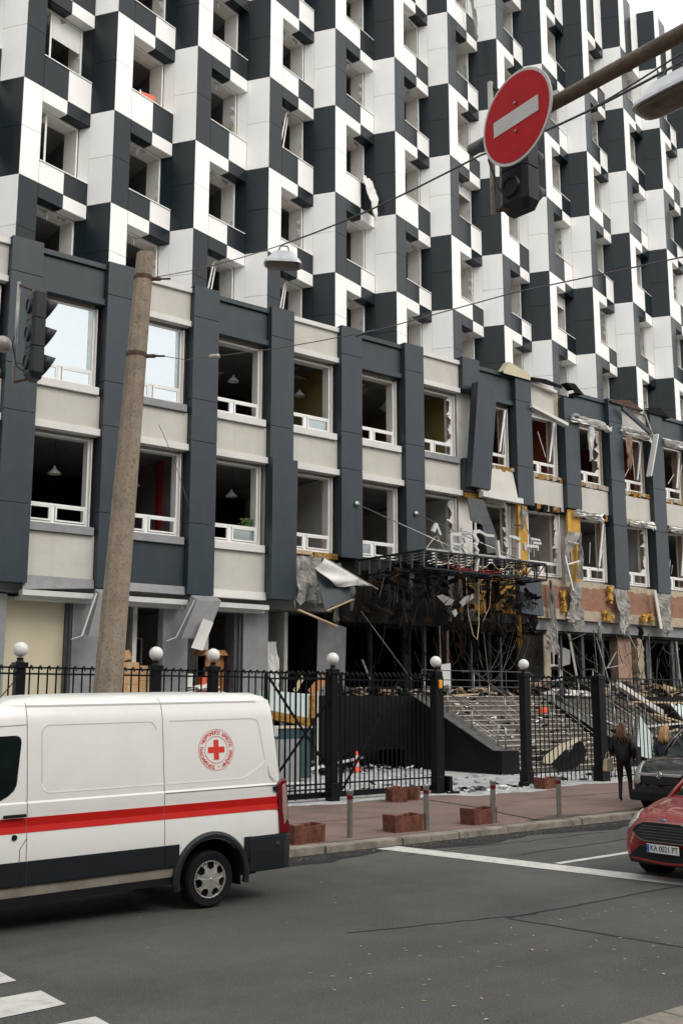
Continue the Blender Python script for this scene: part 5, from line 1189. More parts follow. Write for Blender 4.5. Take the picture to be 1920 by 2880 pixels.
lamp('large hanging street lamp cut by the right edge of the picture', (6.12,3.93,6.73), -1.50, (1.12,.95,.70), (.0,-.04))

# ================================================================== NO ENTRY SIGN, ITS ARM AND THE SIGNALS
ar = thing('mast_arm', 'rusty curved steel mast arm reaching in from the right', 'mast', (5.24, .8, .12))
MB().tube([(5.24,.8,.1),(5.24,.8,6.0),(5.24,1.0,6.35),(5.24,1.6,6.45),(5.24,3.2,6.47),(5.24,4.3,6.48),(5.24,4.75,6.47)], [.08,.075,.06,.055,.052,.048,.04], 16).build('arm','arm_paint',ar,smooth=True)
MB().tube([(5.24,4.76,6.47),(5.24,5.08,6.47)], .045, 16).build('end_stub','metal_grey',ar,smooth=True)
ns = thing('no_entry_sign', 'round red no entry sign with a white bar', 'road sign', (5.13,4.54,6.45), rz=R(-5)); ns.scale = (1,.95,.93)
def disc(mb, r, x0, x1, n=56, m=0): mb.lathe((0,0,0), [(0,x0),(r,x0),(r,x1),(0,x1)], n, m, axis='x')
g = MB(); disc(g, .36, .0, .012); g.build('plate', 'sign_white', ns, local=True)
g = MB(); disc(g, .338, -.003, -.0005); g.build('red_disc', 'sign_red', ns, local=True)
g = MB(); g.box(-.0065,-.235,-.062,-.0035,.235,.062); g.build('white_bar', 'sign_white', ns, local=True)
for z in (.11,-.115):
    g = MB(); g.sphere((-.008,.0,z), .011, 10); g.build('bolt', 'steel', ns, smooth=True, local=True)
g = MB(); g.box(.013,-.3,-.02,.03,.3,.02); g.build('bracket', 'metal_grey', ns, local=True)
def signal(label, loc, rz, pipe_y, s=(1,1,1)):
    """three-lamp signal, lenses towards local +x, seen from its back"""
    t = thing('traffic_light', label, 'traffic light', loc, rz=rz); t.scale = s
    for i in range(3):
        z = .62-.31*i; z0, z1 = z-.152, z+.152
        g = MB(); pl = lambda k: [(-.11,-.10*k),(-.11,.10*k),(-.07,.15*k),(.08,.15*k),(.08,-.15*k),(-.07,-.15*k)]
        if i == 2: g.loft([[(x*.6+.02,y,z0-.04) for x,y in pl(.72)],[(x,y,z0+.03) for x,y in pl(1)],[(x,y,z1) for x,y in pl(1)]])
        elif i == 0: g.loft([[(x,y,z0) for x,y in pl(1)],[(x,y,z1-.02) for x,y in pl(1)],[(x*.8,y,z1+.02) for x,y in pl(.85)]])
        else: g.loft([[(x,y,z0) for x,y in pl(1)],[(x,y,z1) for x,y in pl(1)]])
        h = g.build('housing', 'signal_grey', t, local=True, bevel=.006)
        g = MB(); g.lathe((0,0,z), [(0,-.128),(.062,-.128),(.068,-.142),(.082,-.142),(.092,-.105)], 26, axis='x'); g.build('back_cover', 'signal_dark', h, smooth=False, local=True)
        g = MB(); n = 28; v = []
        for k in range(n):
            a = 2*math.pi*k/n; c_, s_ = math.cos(a), math.sin(a)
            v += [(.078, .115*c_, z+.115*s_), (.215+.085*s_, .108*c_, z+.108*s_-.012)]
        g.add(v, [(2*k, 2*k+1, (2*k+3) % (2*n), (2*k+2) % (2*n)) for k in range(n)]); vv = g.build('visor', 'signal_grey', h, local=True, smooth=True); q = vv.modifiers.new('s','SOLIDIFY'); q.thickness = .005
        g = MB(); g.lathe((0,0,z), [(0,.10),(.10,.085),(.10,.08)], 20, axis='x'); g.build('lens', 'glass_dark', h, smooth=True, local=True)
    g = MB(); g.tube([(-.17,pipe_y,-.20),(-.17,pipe_y,.96)], .024, 10); g.build('pipe', 'metal_pale', t, smooth=True, local=True)
    for a, b in (((-.17,pipe_y,.93),(-.0,0,.78)), ((-.17,pipe_y,-.17),(-.0,0,-.16))):
        g = MB(); g.bar(a, b, .03,.02); g.build('strap', 'rust', t, local=True)
    g = MB(); g.tube([(-.17,pipe_y,.40),(-.22,pipe_y+.0,.25),(-.16,pipe_y-.06,.0),(-.08,0,-.14)], .010, 6); g.build('cable', 'wire', t, smooth=True, local=True)
    return t
signal('grey traffic light seen from behind below the no entry sign', (5.50,4.86,6.15), R(4), .15, (.80,.88,.90))
s2 = signal('grey traffic light with three visors at the left edge', (3.50,8.80,5.44), R(-3), .30, (.62,.72,.84))
tag(s2, None)
tm = thing('signal_mast', 'mast arm end holding the traffic light at the left edge', 'mast', (1.0, 9.6, 0))
MB().tube([(1.0,11.2,0),(1.0,11.2,5.3),(1.3,11.0,5.6),(2.6,9.7,5.62),(3.25,9.03,5.62)], [.08,.07,.05,.045,.045], 12).build('arm','metal_grey',tm,smooth=True)
MB().sphere((3.28,8.99,5.62), .075, 14).build('joint','metal_pale',tm,smooth=True)

# ================================================================== CROSS-MARKED WHITE VAN
van = thing('white_van', 'white high-roof van with red stripe and round red cross emblem', 'van', (7.17, 11.57, 0)); van.rotation_euler = (0, -.017, R(-1))
PR = [(.42,.06),(.56,.015),(.80,.0),(1.05,.0),(1.17,.028),(1.30,.012),(1.41,.012),(1.43,.03),(1.52,.03),(2.25,.095),(2.38,.125),(2.45,.16),(2.475,.165),(2.53,.25),(2.575,.42),(2.60,1.0)]
def vs(z):
    for (a, b), (c, d) in zip(PR, PR[1:]):
        if z <= c: return b+(d-b)*(z-a)/(c-a)
    return 1.0
def vring(u, top=2.60, inset=0, rake=0):
    L = []
    for z, v in PR:
        zz = min(z, top-.04*(1-min(1,(z-.42)/2.18))) if z > top-.05 else z; vv = min(v+inset*(1-v), 1.0)
        L.append((u-rake*max(0, (z-1.5)), vv, zz))
    return L + [(x, 2.0-v, z) for x, v, z in reversed(L[:-1])]
S = [(-4.35,.85,.18),(-4.30,1.0,.10),(-4.15,1.12,.05),(-3.9,1.20,.02),(-3.55,1.36,.01),(-3.15,1.95,.01),(-2.9,2.28,0),(-2.7,2.47,0),(-2.45,2.55,0),(-2.1,2.59,0),(-1.5,2.60,0),(-.7,2.60,0),(.0,2.60,0),(.55,2.585,0),(.80,2.575,0)]
rings = [vring(u, t, i) for u, t, i in S] + [vring(.94,2.55,.01,.05), vring(1.02,2.50,.03,.08), vring(1.07,2.44,.08,.11), vring(1.085,2.38,.14,.12)]
g = MB(); g.loft(rings); vb = g.build('body', 'van_white', van, local=True, smooth=True)
for cu in (0, -3.35):
    c = MB().lathe((cu,0,.345), [(0,-.1),(.475,-.1),(.475,.42),(0,.42)], 40, axis='y').build('cut', 'rubber', None)
    c.parent = van; bpy.context.view_layer.update()
    m = vb.modifiers.new('b', 'BOOLEAN'); m.object = c; m.operation = 'DIFFERENCE'; m.solver = 'EXACT'
    bake(vb); D.objects.remove(c)
m = vb.modifiers.new('e', 'EDGE_SPLIT'); m.split_angle = R(28)
for cu in (0, -3.35):
    g = MB(); g.loft([[(cu+.47*math.cos(R(a)),.0,.345+.47*math.sin(R(a))),(cu+.47*math.cos(R(a)),.40,.345+.47*math.sin(R(a))),(cu,.40,.345)] for a in range(0,181,6)], closed=False, cap=False); g.build('wheel_well', 'rubber', van, local=True)
    g = MB(); n = 30; a0, a1 = R(-14), R(194)
    def ar_(r, v, k): a = a0+(a1-a0)*k/n; return (cu+r*math.cos(a)*1.0, v, .375+r*math.sin(a))
    g.loft([[ar_(.455,.03,k), ar_(.455,-.03,k), ar_(.50,-.035,k), ar_(.535,-.005,k), ar_(.53,.03,k)] for k in range(n+1)]); g.build('arch_flare', 'van_clad', van, local=True, smooth=False, bevel=.004)
def strip(name, ua, ub, za, zb, mm, off=.004, th=.004, bev=0, par=None):
    zz = [za] + [z for z, _ in PR if za < z < zb] + [zb]; nz = len(zz); g = MB()
    q = [[(u, vs(z)-off-th, z) for z in zz] + [(u, vs(z)-off+.004+.0, z) for z in reversed(zz)] for u in (ua, ub)]
    g.loft(q); return g.build(name, mm, par or van, local=True, bevel=bev)
for a, b in ((-3.7,-2.345),(-2.335,-.655),(-.645,1.06)): strip('red_stripe', a, b, 1.10, 1.26, 'tape_red', .001, .003)
for a, b in ((-2.85,-2.42),(-2.41,-2.335),(-2.325,-.655),(-.645,-.46),(.46,.56)): strip('side_cladding', a, b, .54, .80, 'van_clad', .010, .012)
strip('rear_side_cladding', .565, 1.07, .38 if False else .425, .795, 'van_clad', .012, .014)
g = MB(); g.loft([[(u, v, z) for v, z in ((.02-ii,.36),(.0-ii,.62),(.0-ii,.795),(2.0+ii,.795),(2.0+ii,.62),(1.98+ii,.36))] for u, ii in ((.53,.026),(1.05,.026),(1.17,-.03),(1.21,-.10))]); g.build('rear_bumper', 'van_clad', van, local=True, bevel=.02)
strip('lower_sill', -2.85, -.47, .425, .535, 'van_dirty', .002, .004)
g = MB(); g.box(-2.9,.05,.34,-.5,.25,.425); g.build('underside', 'rubber', van, local=True)
g = MB(); g.box(-4.1,.5,.25,.95,1.5,.44); g.build('chassis', 'rubber', van, local=True)
def seam_v(u, za, zb, w=.007, nm='door_seam'): strip(nm, u-w/2, u+w/2, za, zb, 'seam', .001, .002)
seam_v(-2.34, .43, 2.50); seam_v(-.65, .43, 2.53); seam_v(-2.415, .43, .93); 
def seam_path(pts, w=.008, nm='panel_crease', mm='seam'):
    g = MB()
    for a, b in zip(pts, pts[1:]):
        d = Vector((b[0]-a[0], b[1]-a[1])).normalized(); p = Vector((-d.y, d.x))*w/2
        q = [(a[0]-p.x,a[1]-p.y),(b[0]-p.x,b[1]-p.y),(b[0]+p.x,b[1]+p.y),(a[0]+p.x,a[1]+p.y)]
        g.hexa([(x, vs(z)-.003, z) for x, z in q]+[(x, vs(z)+.003, z) for x, z in q])
    g.build(nm, mm, van, local=True)
seam_path([(-2.415,.93),(-2.34,1.04)]); 
def rr(x0,z0,x1,z1,r,n=5,cut=None):
    P_ = []
    for (cx,cz,s) in ((x1-r,z1-r,0),(x0+r,z1-r,90),(x0+r,z0+r,180),(x1-r,z0+r,270)):
        for k in range(n+1): a = R(s+90*k/n); P_.append((cx+r*math.cos(a), cz+r*math.sin(a)))
    return P_
MATS['van_shade'] = MATS['van_white']
mat('van_crease', (.52,.52,.50), .4, var=0); mat('van_crease_lit', (.84,.84,.83), .3, var=0)  # darker and paler tones paint shade and highlight along the pressed panel edges
p = rr(-2.17,1.51,-.74,2.25,.10); seam_path(p[:12]+[p[12]], .010, mm='van_crease'); seam_path(p[12:18]+[(-.65,1.51)], .014, mm='van_crease_lit')
seam_path([(-.56,2.25),(.62,2.25),(.70,2.23),(.73,2.17),(.80,1.72)], .011, mm='van_crease'); seam_path([(.80,1.72),(.74,1.66),(.50,1.53),(.42,1.51),(-.6,1.51)], .014, mm='van_crease_lit')
seam_path([(-2.34,2.455),(.72,2.455)], .006, mm='van_crease'); seam_path([(.72,2.52),(.72,2.455),(.86,1.52),(.98,1.41)], .007); seam_path([(-.64,1.40),(.98,1.40)], .009)
seam_path([(-2.34,2.26),(-2.9,2.24)], .007)
strip('rain_channel', -2.34, .72, 2.46, 2.474, 'van_crease', .0, .003)
# driver's door window
wp = [(x+.06, z) for x, z in [(-3.25,2.12),(-2.53,2.135),(-2.49,2.12),(-2.475,2.08),(-2.53,1.62),(-2.56,1.56),(-2.62,1.51),(-2.75,1.44),(-3.35,1.40)]]
g = MB(); g.add([(x, vs(z)-.004, z) for x, z in wp]+[(x, vs(z)+.004, z) for x, z in wp], [tuple(range(9)), tuple(range(17,8,-1))]+[(i,i+9,(i+1)%9+9,(i+1)%9) for i in range(9)]); g.build('door_window','glass_dark',van,local=True)
seam_path(wp[:8], .022, 'window_rubber', 'rubber')
g = MB(); g.hexa([(-3.85,.14,1.30),(-3.2,.1,2.05),(-3.2,1.9,2.05),(-3.85,1.86,1.30),(-3.83,.14,1.36),(-3.15,.14,2.12),(-3.15,1.86,2.12),(-3.83,1.86,1.36)]); 
g.build('windscreen', 'glass_dark', van, local=True)
g = MB(); g.box(-2.62,-.035,1.27,-2.36,-.005,1.305); h = g.build('door_handle','rubber',van,local=True,bevel=.012)
g = MB(); g.lathe((-2.48,0,1.06),[(0,-.012),(.03,-.012),(.03,.01)],16,axis='y'); g.build('lock','rubber',van,local=True)
g = MB(); g.tube([(-2.62,.35,2.50),(-2.35,.35,2.82)], .006, 5); g.build('antenna','rubber',van,local=True)
# emblem
def on_side(x, z, o): return (x, vs(z)-o, z)
lc, lz = .085, 1.88
def ring2d(r0, r1, n=56, o=.004):
    g = MB(); v = []
    for k in range(n):
        a = 2*math.pi*k/n
        for r in (r0, r1): v.append(on_side(lc+r*math.cos(a), lz+r*math.sin(a), o))
    g.add(v, [(2*k, 2*k+1, (2*k+3) % (2*n), (2*k+2) % (2*n)) for k in range(n)]); return g
em = thing('tmp','','x'); D.objects.remove(em)
eb = ring2d(.247,.252).build('emblem_ring','logo_red',van,local=True)
ring2d(.160,.166).build('emblem_ring','logo_red',van,local=True)
g = MB()
for (a,b,c,d) in ((-.036,-.12,.036,.12),(-.118,-.036,-.037,.036),(.037,-.036,.118,.036)):
    g.add([on_side(lc+x, lz+z, .004) for x, z in ((a,b),(c,b),(c,d),(a,d))], [(0,1,2,3)])
g.build('red_cross','logo_red',van,local=True)
txt = 'ТОВАРИСТВО ЧЕРВОНОГО ХРЕСТА УКРАЇНИ •'
g = MB(); N = len(txt)+1
for i, ch in enumerate(txt):
    if ch == ' ': continue
    a = R(270) - 2*math.pi*(i+1.2)/N
    vs_, fs_ = text_mb(ch, .058, .0, .0015)
    if not vs_: continue
    rr_ = .207; ca_, sa_ = math.cos(a-math.pi/2), math.sin(a-math.pi/2)
    cx_, cz_ = lc+rr_*math.cos(a), lz+rr_*math.sin(a)
    g.add([on_side(cx_+x*ca_-y*sa_, cz_+x*sa_+y*ca_, .005) for x, y, z in vs_], fs_)
g.build('emblem_lettering','logo_red',van,local=True)
# tail lamp
def sidepoly(nm, poly, o0, o1, mm):
    g = MB(); n = len(poly); g.add([(x, -o1+.0, z) for x, z in poly]+[(x, -o0, z) for x, z in poly], [tuple(range(n)), tuple(range(2*n-1,n-1,-1))]+[(i,i+n,(i+1)%n+n,(i+1)%n) for i in range(n)]); return g.build(nm, mm, van, local=True, bevel=.006)
tl = sidepoly('tail_lamp', [(.965,1.40),(1.01,1.44),(1.095,1.475),(1.115,1.35),(1.125,.95),(1.14,.93),(1.145,.79),(1.0,.80)], -.08, .004, 'tail_red')
q = sidepoly('clear_lens', [(1.03,1.39),(1.085,1.42),(1.10,1.3),(1.112,.97),(1.06,.90),(1.035,1.1)], -.09, .012, 'tail_clear'); q.parent = tl
sidepoly('rail_end', [(.90,1.38),(.97,1.385),(.97,1.33),(.91,1.33)], -.03, .01, 'rubber')
g = MB(); g.lathe((.95,0,.665),[(0,-.034),(.035,-.03),(.05,-.015)],16,axis='y'); g.build('tow_cap','van_clad',van,local=True,smooth=True)
g = MB(); g.box(1.0,.12,2.0,1.06,.2,2.14); g.build('door_hinge','van_crease',van,local=True,bevel=.01)
g = MB(); g.box(1.18,.2,.62,1.23,.5,.73); g.build('number_plate','plate',van,local=True)
# wheels
def wheel(par, c, r, w, side, spokes=7, nm='wheel', hub=None):
    g = MB(); hr = r*.66
    g.lathe(c, [(hr, 0),(r*.90, -.012),(r*.975, .012),(r, .04),(r, w-.03),(r*.96, w),(hr, w)] if side > 0 else [(hr, w),(r*.9, w+.012),(r*.975,w-.012),(r,w-.04),(r,.03),(r*.96,0),(hr,0)], 48, axis='y')
    t = g.build(nm, 'rubber', par, local=True, smooth=False)
    s = 1 if side > 0 else -1; f0 = 0 if side > 0 else w
    g = MB(); g.lathe(c, [(hr, f0+.0*s),(hr*.985, f0-.008*s),(hr*.93, f0-.004*s),(hr*.925, f0+.03*s)], 40, axis='y'); g.build('rim', 'hubcap', t, local=True)
    g = MB(); g.lathe(c, [(hr*.93, f0+.035*s),(0, f0+.035*s)], 24, axis='y'); g.build('rim_back', 'rubber', t, local=True)
    g = MB(); n = spokes; v = []
    for k in range(n*4):
        a = 2*math.pi*k/(n*4); ph = k % 4
        rad = hr*(.94 if ph in (0,) else (.60 if ph in (1,3) else .52)); 
        v.append((c[0]+rad*math.cos(a+.2), c[1]+f0+(.002 if ph == 0 else -.012)*s, c[2]+rad*math.sin(a+.2)))
    v.append((c[0], c[1]+f0-.022*s, c[2])); L_ = len(v)-1
    g.add(v, [(k, (k+1) % L_, L_) for k in range(L_)])
    o = g.build('hubcap', 'hubcap', t, local=True, smooth=False); q = o.modifiers.new('s','SOLIDIFY'); q.thickness = .008
    for k in range(n):
        a = 2*math.pi*k/n+.2; da = .16
        g = MB(); g.bar((c[0]+hr*.5*math.cos(a), c[1]+f0-.006*s, c[2]+hr*.5*math.sin(a)), (c[0]+hr*.95*math.cos(a+da), c[1]+f0-.004*s, c[2]+hr*.95*math.sin(a+da)), .014); g.bar((c[0]+hr*.5*math.cos(a), c[1]+f0-.006*s, c[2]+hr*.5*math.sin(a)), (c[0]+hr*.95*math.cos(a-da), c[1]+f0-.004*s, c[2]+hr*.95*math.sin(a-da)), .014); g.build('spoke','hubcap',t,local=True)
    g = MB(); g.sphere((c[0], c[1]+f0-.02*s, c[2]), hr*.12, 12, sq=(1,.5,1)); g.build('hub','hubcap',t,local=True,smooth=True)
    return t
for u, z in ((0,.34),(-3.35,.40)):
    wheel(van, (u,.05,z-.0), .335, .23, 1); wheel(van, (u,1.72,z), .335, .23, -1)
g = MB(); g.box(.44,.1,.22,.47,.32,.52); g.build('mud_flap','rubber',van,local=True)

# ================================================================== CARS
def car(name, label, loc, paint, L, hw, belt, roof, nose, front, rz=0, zs=1.0):
    t = thing(name, label, 'car', loc, rz=rz)
    n = nose
    st_ = [(0.0,.70,.30,n*.50,n*.70),(.05,.80,.22,n*.60,n*.86),(.16,.90,.19,n*.80,n*1.03),(.34,.955,.18,n*.93,n*1.12),(.62,.985,.18,n*1.0,n*1.20),(.95,1.0,.18,belt*.93,belt*1.01),(1.25,1.0,.18,belt*.95,belt*1.06),(2.2,1.0,.18,belt*.97,belt*1.04),(3.2,1.0,.18,belt,belt*1.04),(L-.35,.97,.2,belt,belt*1.04),(L-.08,.90,.24,belt*.95,belt),(L,.80,.32,belt*.8,belt*.9)]
    rings = []
    for x, w, z0, zs_, zt in st_:
        w *= hw
        H_ = [(0,z0),(w*.80,z0),(w*.96,z0+.07),(w,z0+.5*(zs_-z0)),(w*.985,zs_),(w*.86,zs_+.75*(zt-zs_)),(w*.62,zt-.006),(w*.3,zt+.006),(0,zt+.008)]
        rings.append([(x,y,z) for y,z in H_]+[(x,-y,z) for y,z in reversed(H_[1:-1])])
    g = MB(); g.loft(rings); b = g.build('body', paint, t, local=True, smooth=True)
    m = b.modifiers.new('s','SUBSURF'); m.levels = 2; m.render_levels = 2
    bake(b)
    wx = (.82, L-.72)
    for x in wx:
        for s in (1,-1):
            c = MB().lathe((x, s*hw-(.3 if s>0 else -.3) , .315), [(0,-.32),(.36,-.32),(.36,.32),(0,.32)], 36, axis='y').build('cut','rubber',None)
            c.parent = t; bpy.context.view_layer.update()
            m = b.modifiers.new('b','BOOLEAN'); m.object = c; m.operation = 'DIFFERENCE'; m.solver = 'EXACT'; bake(b); D.objects.remove(c)
    m = b.modifiers.new('e','EDGE_SPLIT'); m.split_angle = R(40)
    for x in wx:
        for s in (1,-1):
            wheel(t, (x, (hw-.225) if s > 0 else (-hw+.025), .30), .30, .20, -1 if s > 0 else 1)
            g = MB(); g.lathe((x, s*(hw-.30), .315), [(.355,-.28 if s<0 else .28),(.355,.0),(0,.0)], 30, axis='y'); g.build('wheel_well','rubber',t,local=True)
    # greenhouse
    bx0, bx1, rx0, rx1 = 1.02, L-.22, 1.75, L-.75
    bw, rw = hw*.90, hw*.70; zb = belt*1.02
    def sec(x0,x1,w,z,k=.06):
        return [(x0+.10,-w*.80,z),(x0,0,z),(x0+.10,w*.80,z),(x0+.30,w,z),((x0+x1)/2,w*1.01,z),(x1-.15,w*.95,z),(x1,w*.6,z),(x1,-w*.6,z),(x1-.15,-w*.95,z),((x0+x1)/2,-w*1.01,z),(x0+.30,-w,z)]
    g = MB(); g.loft([sec(bx0,bx1,bw,zb-.05), sec(bx0+.42,bx1-.2,(bw*.55+rw*.45),zb+(roof-zb)*.55), sec(rx0,rx1,rw,roof-.05)]); g.build('glasshouse','glass_dark',t,local=True,smooth=False)
    g = MB(); g.loft([sec(rx0-.03,rx1+.05,rw*1.02,roof-.06), sec(rx0+.02,rx1,rw*.98,roof-.015), sec(rx0+.25,rx1-.2,rw*.75,roof+.01)]); g.build('roof',paint,t,local=True,smooth=False,bevel=.01)
    for s in (1,-1):
        g = MB(); g.tube([(bx0+.12,s*bw*.90,zb-.03),(bx0+.50,s*(bw*.5+rw*.5)*.92,zb+(roof-zb)*.58),(rx0+.06,s*rw*.90,roof-.05)],.035,8); g.build('pillar',paint,t,local=True,smooth=True)
        g = MB(); g.tube([(2.25,s*bw*1.0,zb-.03),(2.45,s*rw*1.02,roof-.05)],.035,8); g.build('pillar','car_trim',t,local=True,smooth=True)
        g = MB(); g.tube([(bx1-.1,s*bw*.8,zb-.03),(rx1,s*rw*.85,roof-.05)],.06,8); g.build('pillar',paint,t,local=True,smooth=True)
        g = MB(); g.sphere((1.62,s*(hw-.03),zb+.07),.085,14,sq=(1.1,.5,.7)); mm = g.build('mirror',paint,t,local=True,smooth=True)
    return t
red = car('red_hatchback', 'dark red small hatchback with wide slatted grille at right edge', (13.0, 9.20, .02), 'car_red', 3.95, .87, 1.03, 1.49, .815, None)
def front_poly(par, nm, poly, x0, x1, mm, bev=.004):
    g = MB(); g.prism(poly, x0, x1, plane='yz'); return g.build(nm, mm, par, local=True, bevel=bev)
gr = front_poly(red, 'grille', [(.50,.66),(.42,.73),(.30,.775),(-.30,.775),(-.42,.73),(-.50,.66),(-.42,.57),(-.30,.54),(.30,.54),(.42,.57)], -.045, .12, 'plate_black')
g = MB(); pp = [(.505,.66),(.425,.735),(.30,.782),(-.30,.782),(-.425,.735),(-.505,.66),(-.425,.565),(-.30,.533),(.30,.533),(.425,.565)]
for a, b in zip(pp, pp[1:]+pp[:1]): g.bar((-.05,a[0],a[1]),(-.05,b[0],b[1]),.014)
g.build('chrome_surround','chrome',gr,local=True)
for z in (.58,.62,.66,.70,.735):
    w = .44-abs(z-.66)*1.2; g = MB(); g.bar((-.052,-w,z),(-.052,w,z),.012,.014); g.build('slat','metal_grey',gr,local=True)
front_poly(red, 'lower_intake', [(.56,.22),(.60,.30),(.40,.46),(-.40,.46),(-.60,.30),(-.56,.22)], -.035, .12, 'car_trim')
g = MB()
for s in (1,-1): g.bar((.03,s*.63,.42),(-.02,s*.56,.28),.03); g.bar((-.02,s*.56,.28),(-.05,0,.25),.03)
g.build('lower_trim','car_red',red,local=True,bevel=.006)
np_ = front_poly(red, 'number_plate', [(-.26,.385),(.26,.385),(.26,.50),(-.26,.50)], -.075, -.062, 'plate', .002)
front_poly(np_, 'blue_strip', [(.215,.39),(.257,.39),(.257,.495),(.215,.495)], -.077, -.0745, 'plate_blue', 0)
v_, f_ = text_mb('KA 0021 PT', .112, .0, .0015)
g = MB(); g.add([(-.0775, -x*.80-.022*-1-.045, .4425+y*.98) for x, y, z in v_], f_); g.build('plate_text','plate_black',np_,local=True)
front_poly(red, 'plate_holder', [(-.27,.365),(.27,.365),(.27,.384),(-.27,.384)], -.07, -.055, 'car_trim', 0)
g = MB(); g.lathe((0,0,0),[(0,-.006),(.055,-.004),(.058,.0)],24,axis='x')
g.v = [(x-.045, y, z*.42+.825) for x, y, z in g.v]; bd = g.build('badge','chrome',red,local=True)
g = MB(); g.lathe((0,0,0),[(0,-.008),(.046,-.007)],24,axis='x'); g.v = [(x-.045, y, z*.42+.825) for x, y, z in g.v]; g.build('badge_field','plate_blue',bd,local=True)
v_, f_ = text_mb('Ford', .034, .0); g = MB(); g.add([(-.055, -x, .824+y) for x, y, z in v_], f_); g.build('badge_text','sign_white',bd,local=True)
def wrap_lamp(par, body, P4, off=.008, nu=8, nv=5):
    """a lamp cover following the body: grid between corner points, wrapped onto the bodywork"""
    a, b, c, d = [Vector(q) for q in P4]; v = []
    for i in range(nu+1):
        for k in range(nv+1):
            f, w = i/nu, k/nv; e = 1-.35*abs(2*f-1)**3
            w2 = .5+(w-.5)*e; v.append(tuple(a.lerp(b, f).lerp(d.lerp(c, f), w2)))
    g = MB(); g.add(v, [(i*(nv+1)+k, i*(nv+1)+k+1, (i+1)*(nv+1)+k+1, (i+1)*(nv+1)+k) for i in range(nu) for k in range(nv)])
    o = g.build('headlight','lamp_clear',par,local=True,smooth=True)
    m = o.modifiers.new('w','SHRINKWRAP'); m.target = body; m.wrap_method = 'NEAREST_SURFACEPOINT'; m.wrap_mode = 'ABOVE_SURFACE'; m.offset = off
    bake(o); q = o.modifiers.new('s','SOLIDIFY'); q.thickness = .008; return o
rbody = [c for c in red.children if c.name.startswith('body')][0]
for s in (1,-1):
    wrap_lamp(red, rbody, [(.10,s*.66,.60),(.46,s*.90,.76),(.62,s*.82,1.0),(.14,s*.54,.86)])
g = MB(); g.tube([(.02,y/10*.60,.83-.02*abs(y/10)) for y in range(-10,11)], .004, 5); g.build('bonnet_gap','seam',red,local=True)
blk = car('black_minivan', 'black compact minivan parked by the kerb behind the red hatchback', (20.0, 14.18, .10), 'car_black', 4.4, .94, 1.10, 1.72, .93, None)
blk.scale = (1,1,1.03)
front_poly(blk, 'grille', [(.42,.58),(.48,.74),(-.48,.74),(-.42,.58)], -.04, .1, 'plate_black')
front_poly(blk, 'chrome_bar', [(.52,.745),(.54,.80),(-.54,.80),(-.52,.745)], -.05, .1, 'chrome')
g = MB(); pts = [(-.07,.065*math.cos(2*math.pi*k/20),.772+.065*math.sin(2*math.pi*k/20)) for k in range(21)]; g.tube(pts,.009,6); g.bar((-.07,.08,.765),(-.07,-.08,.779),.012); g.build('emblem','chrome',blk,local=True)
front_poly(blk, 'lower_bumper', [(.80,.22),(.80,.44),(-.80,.44),(-.80,.22)], -.02, .3, 'car_trim', .03)
bbody = [c for c in blk.children if c.name.startswith('body')][0]
for s in (1,-1):
    wrap_lamp(blk, bbody, [(.03,s*.52,.52),(.20,s*.92,.60),(.62,s*.95,.98),(.34,s*.60,1.0)], .012)

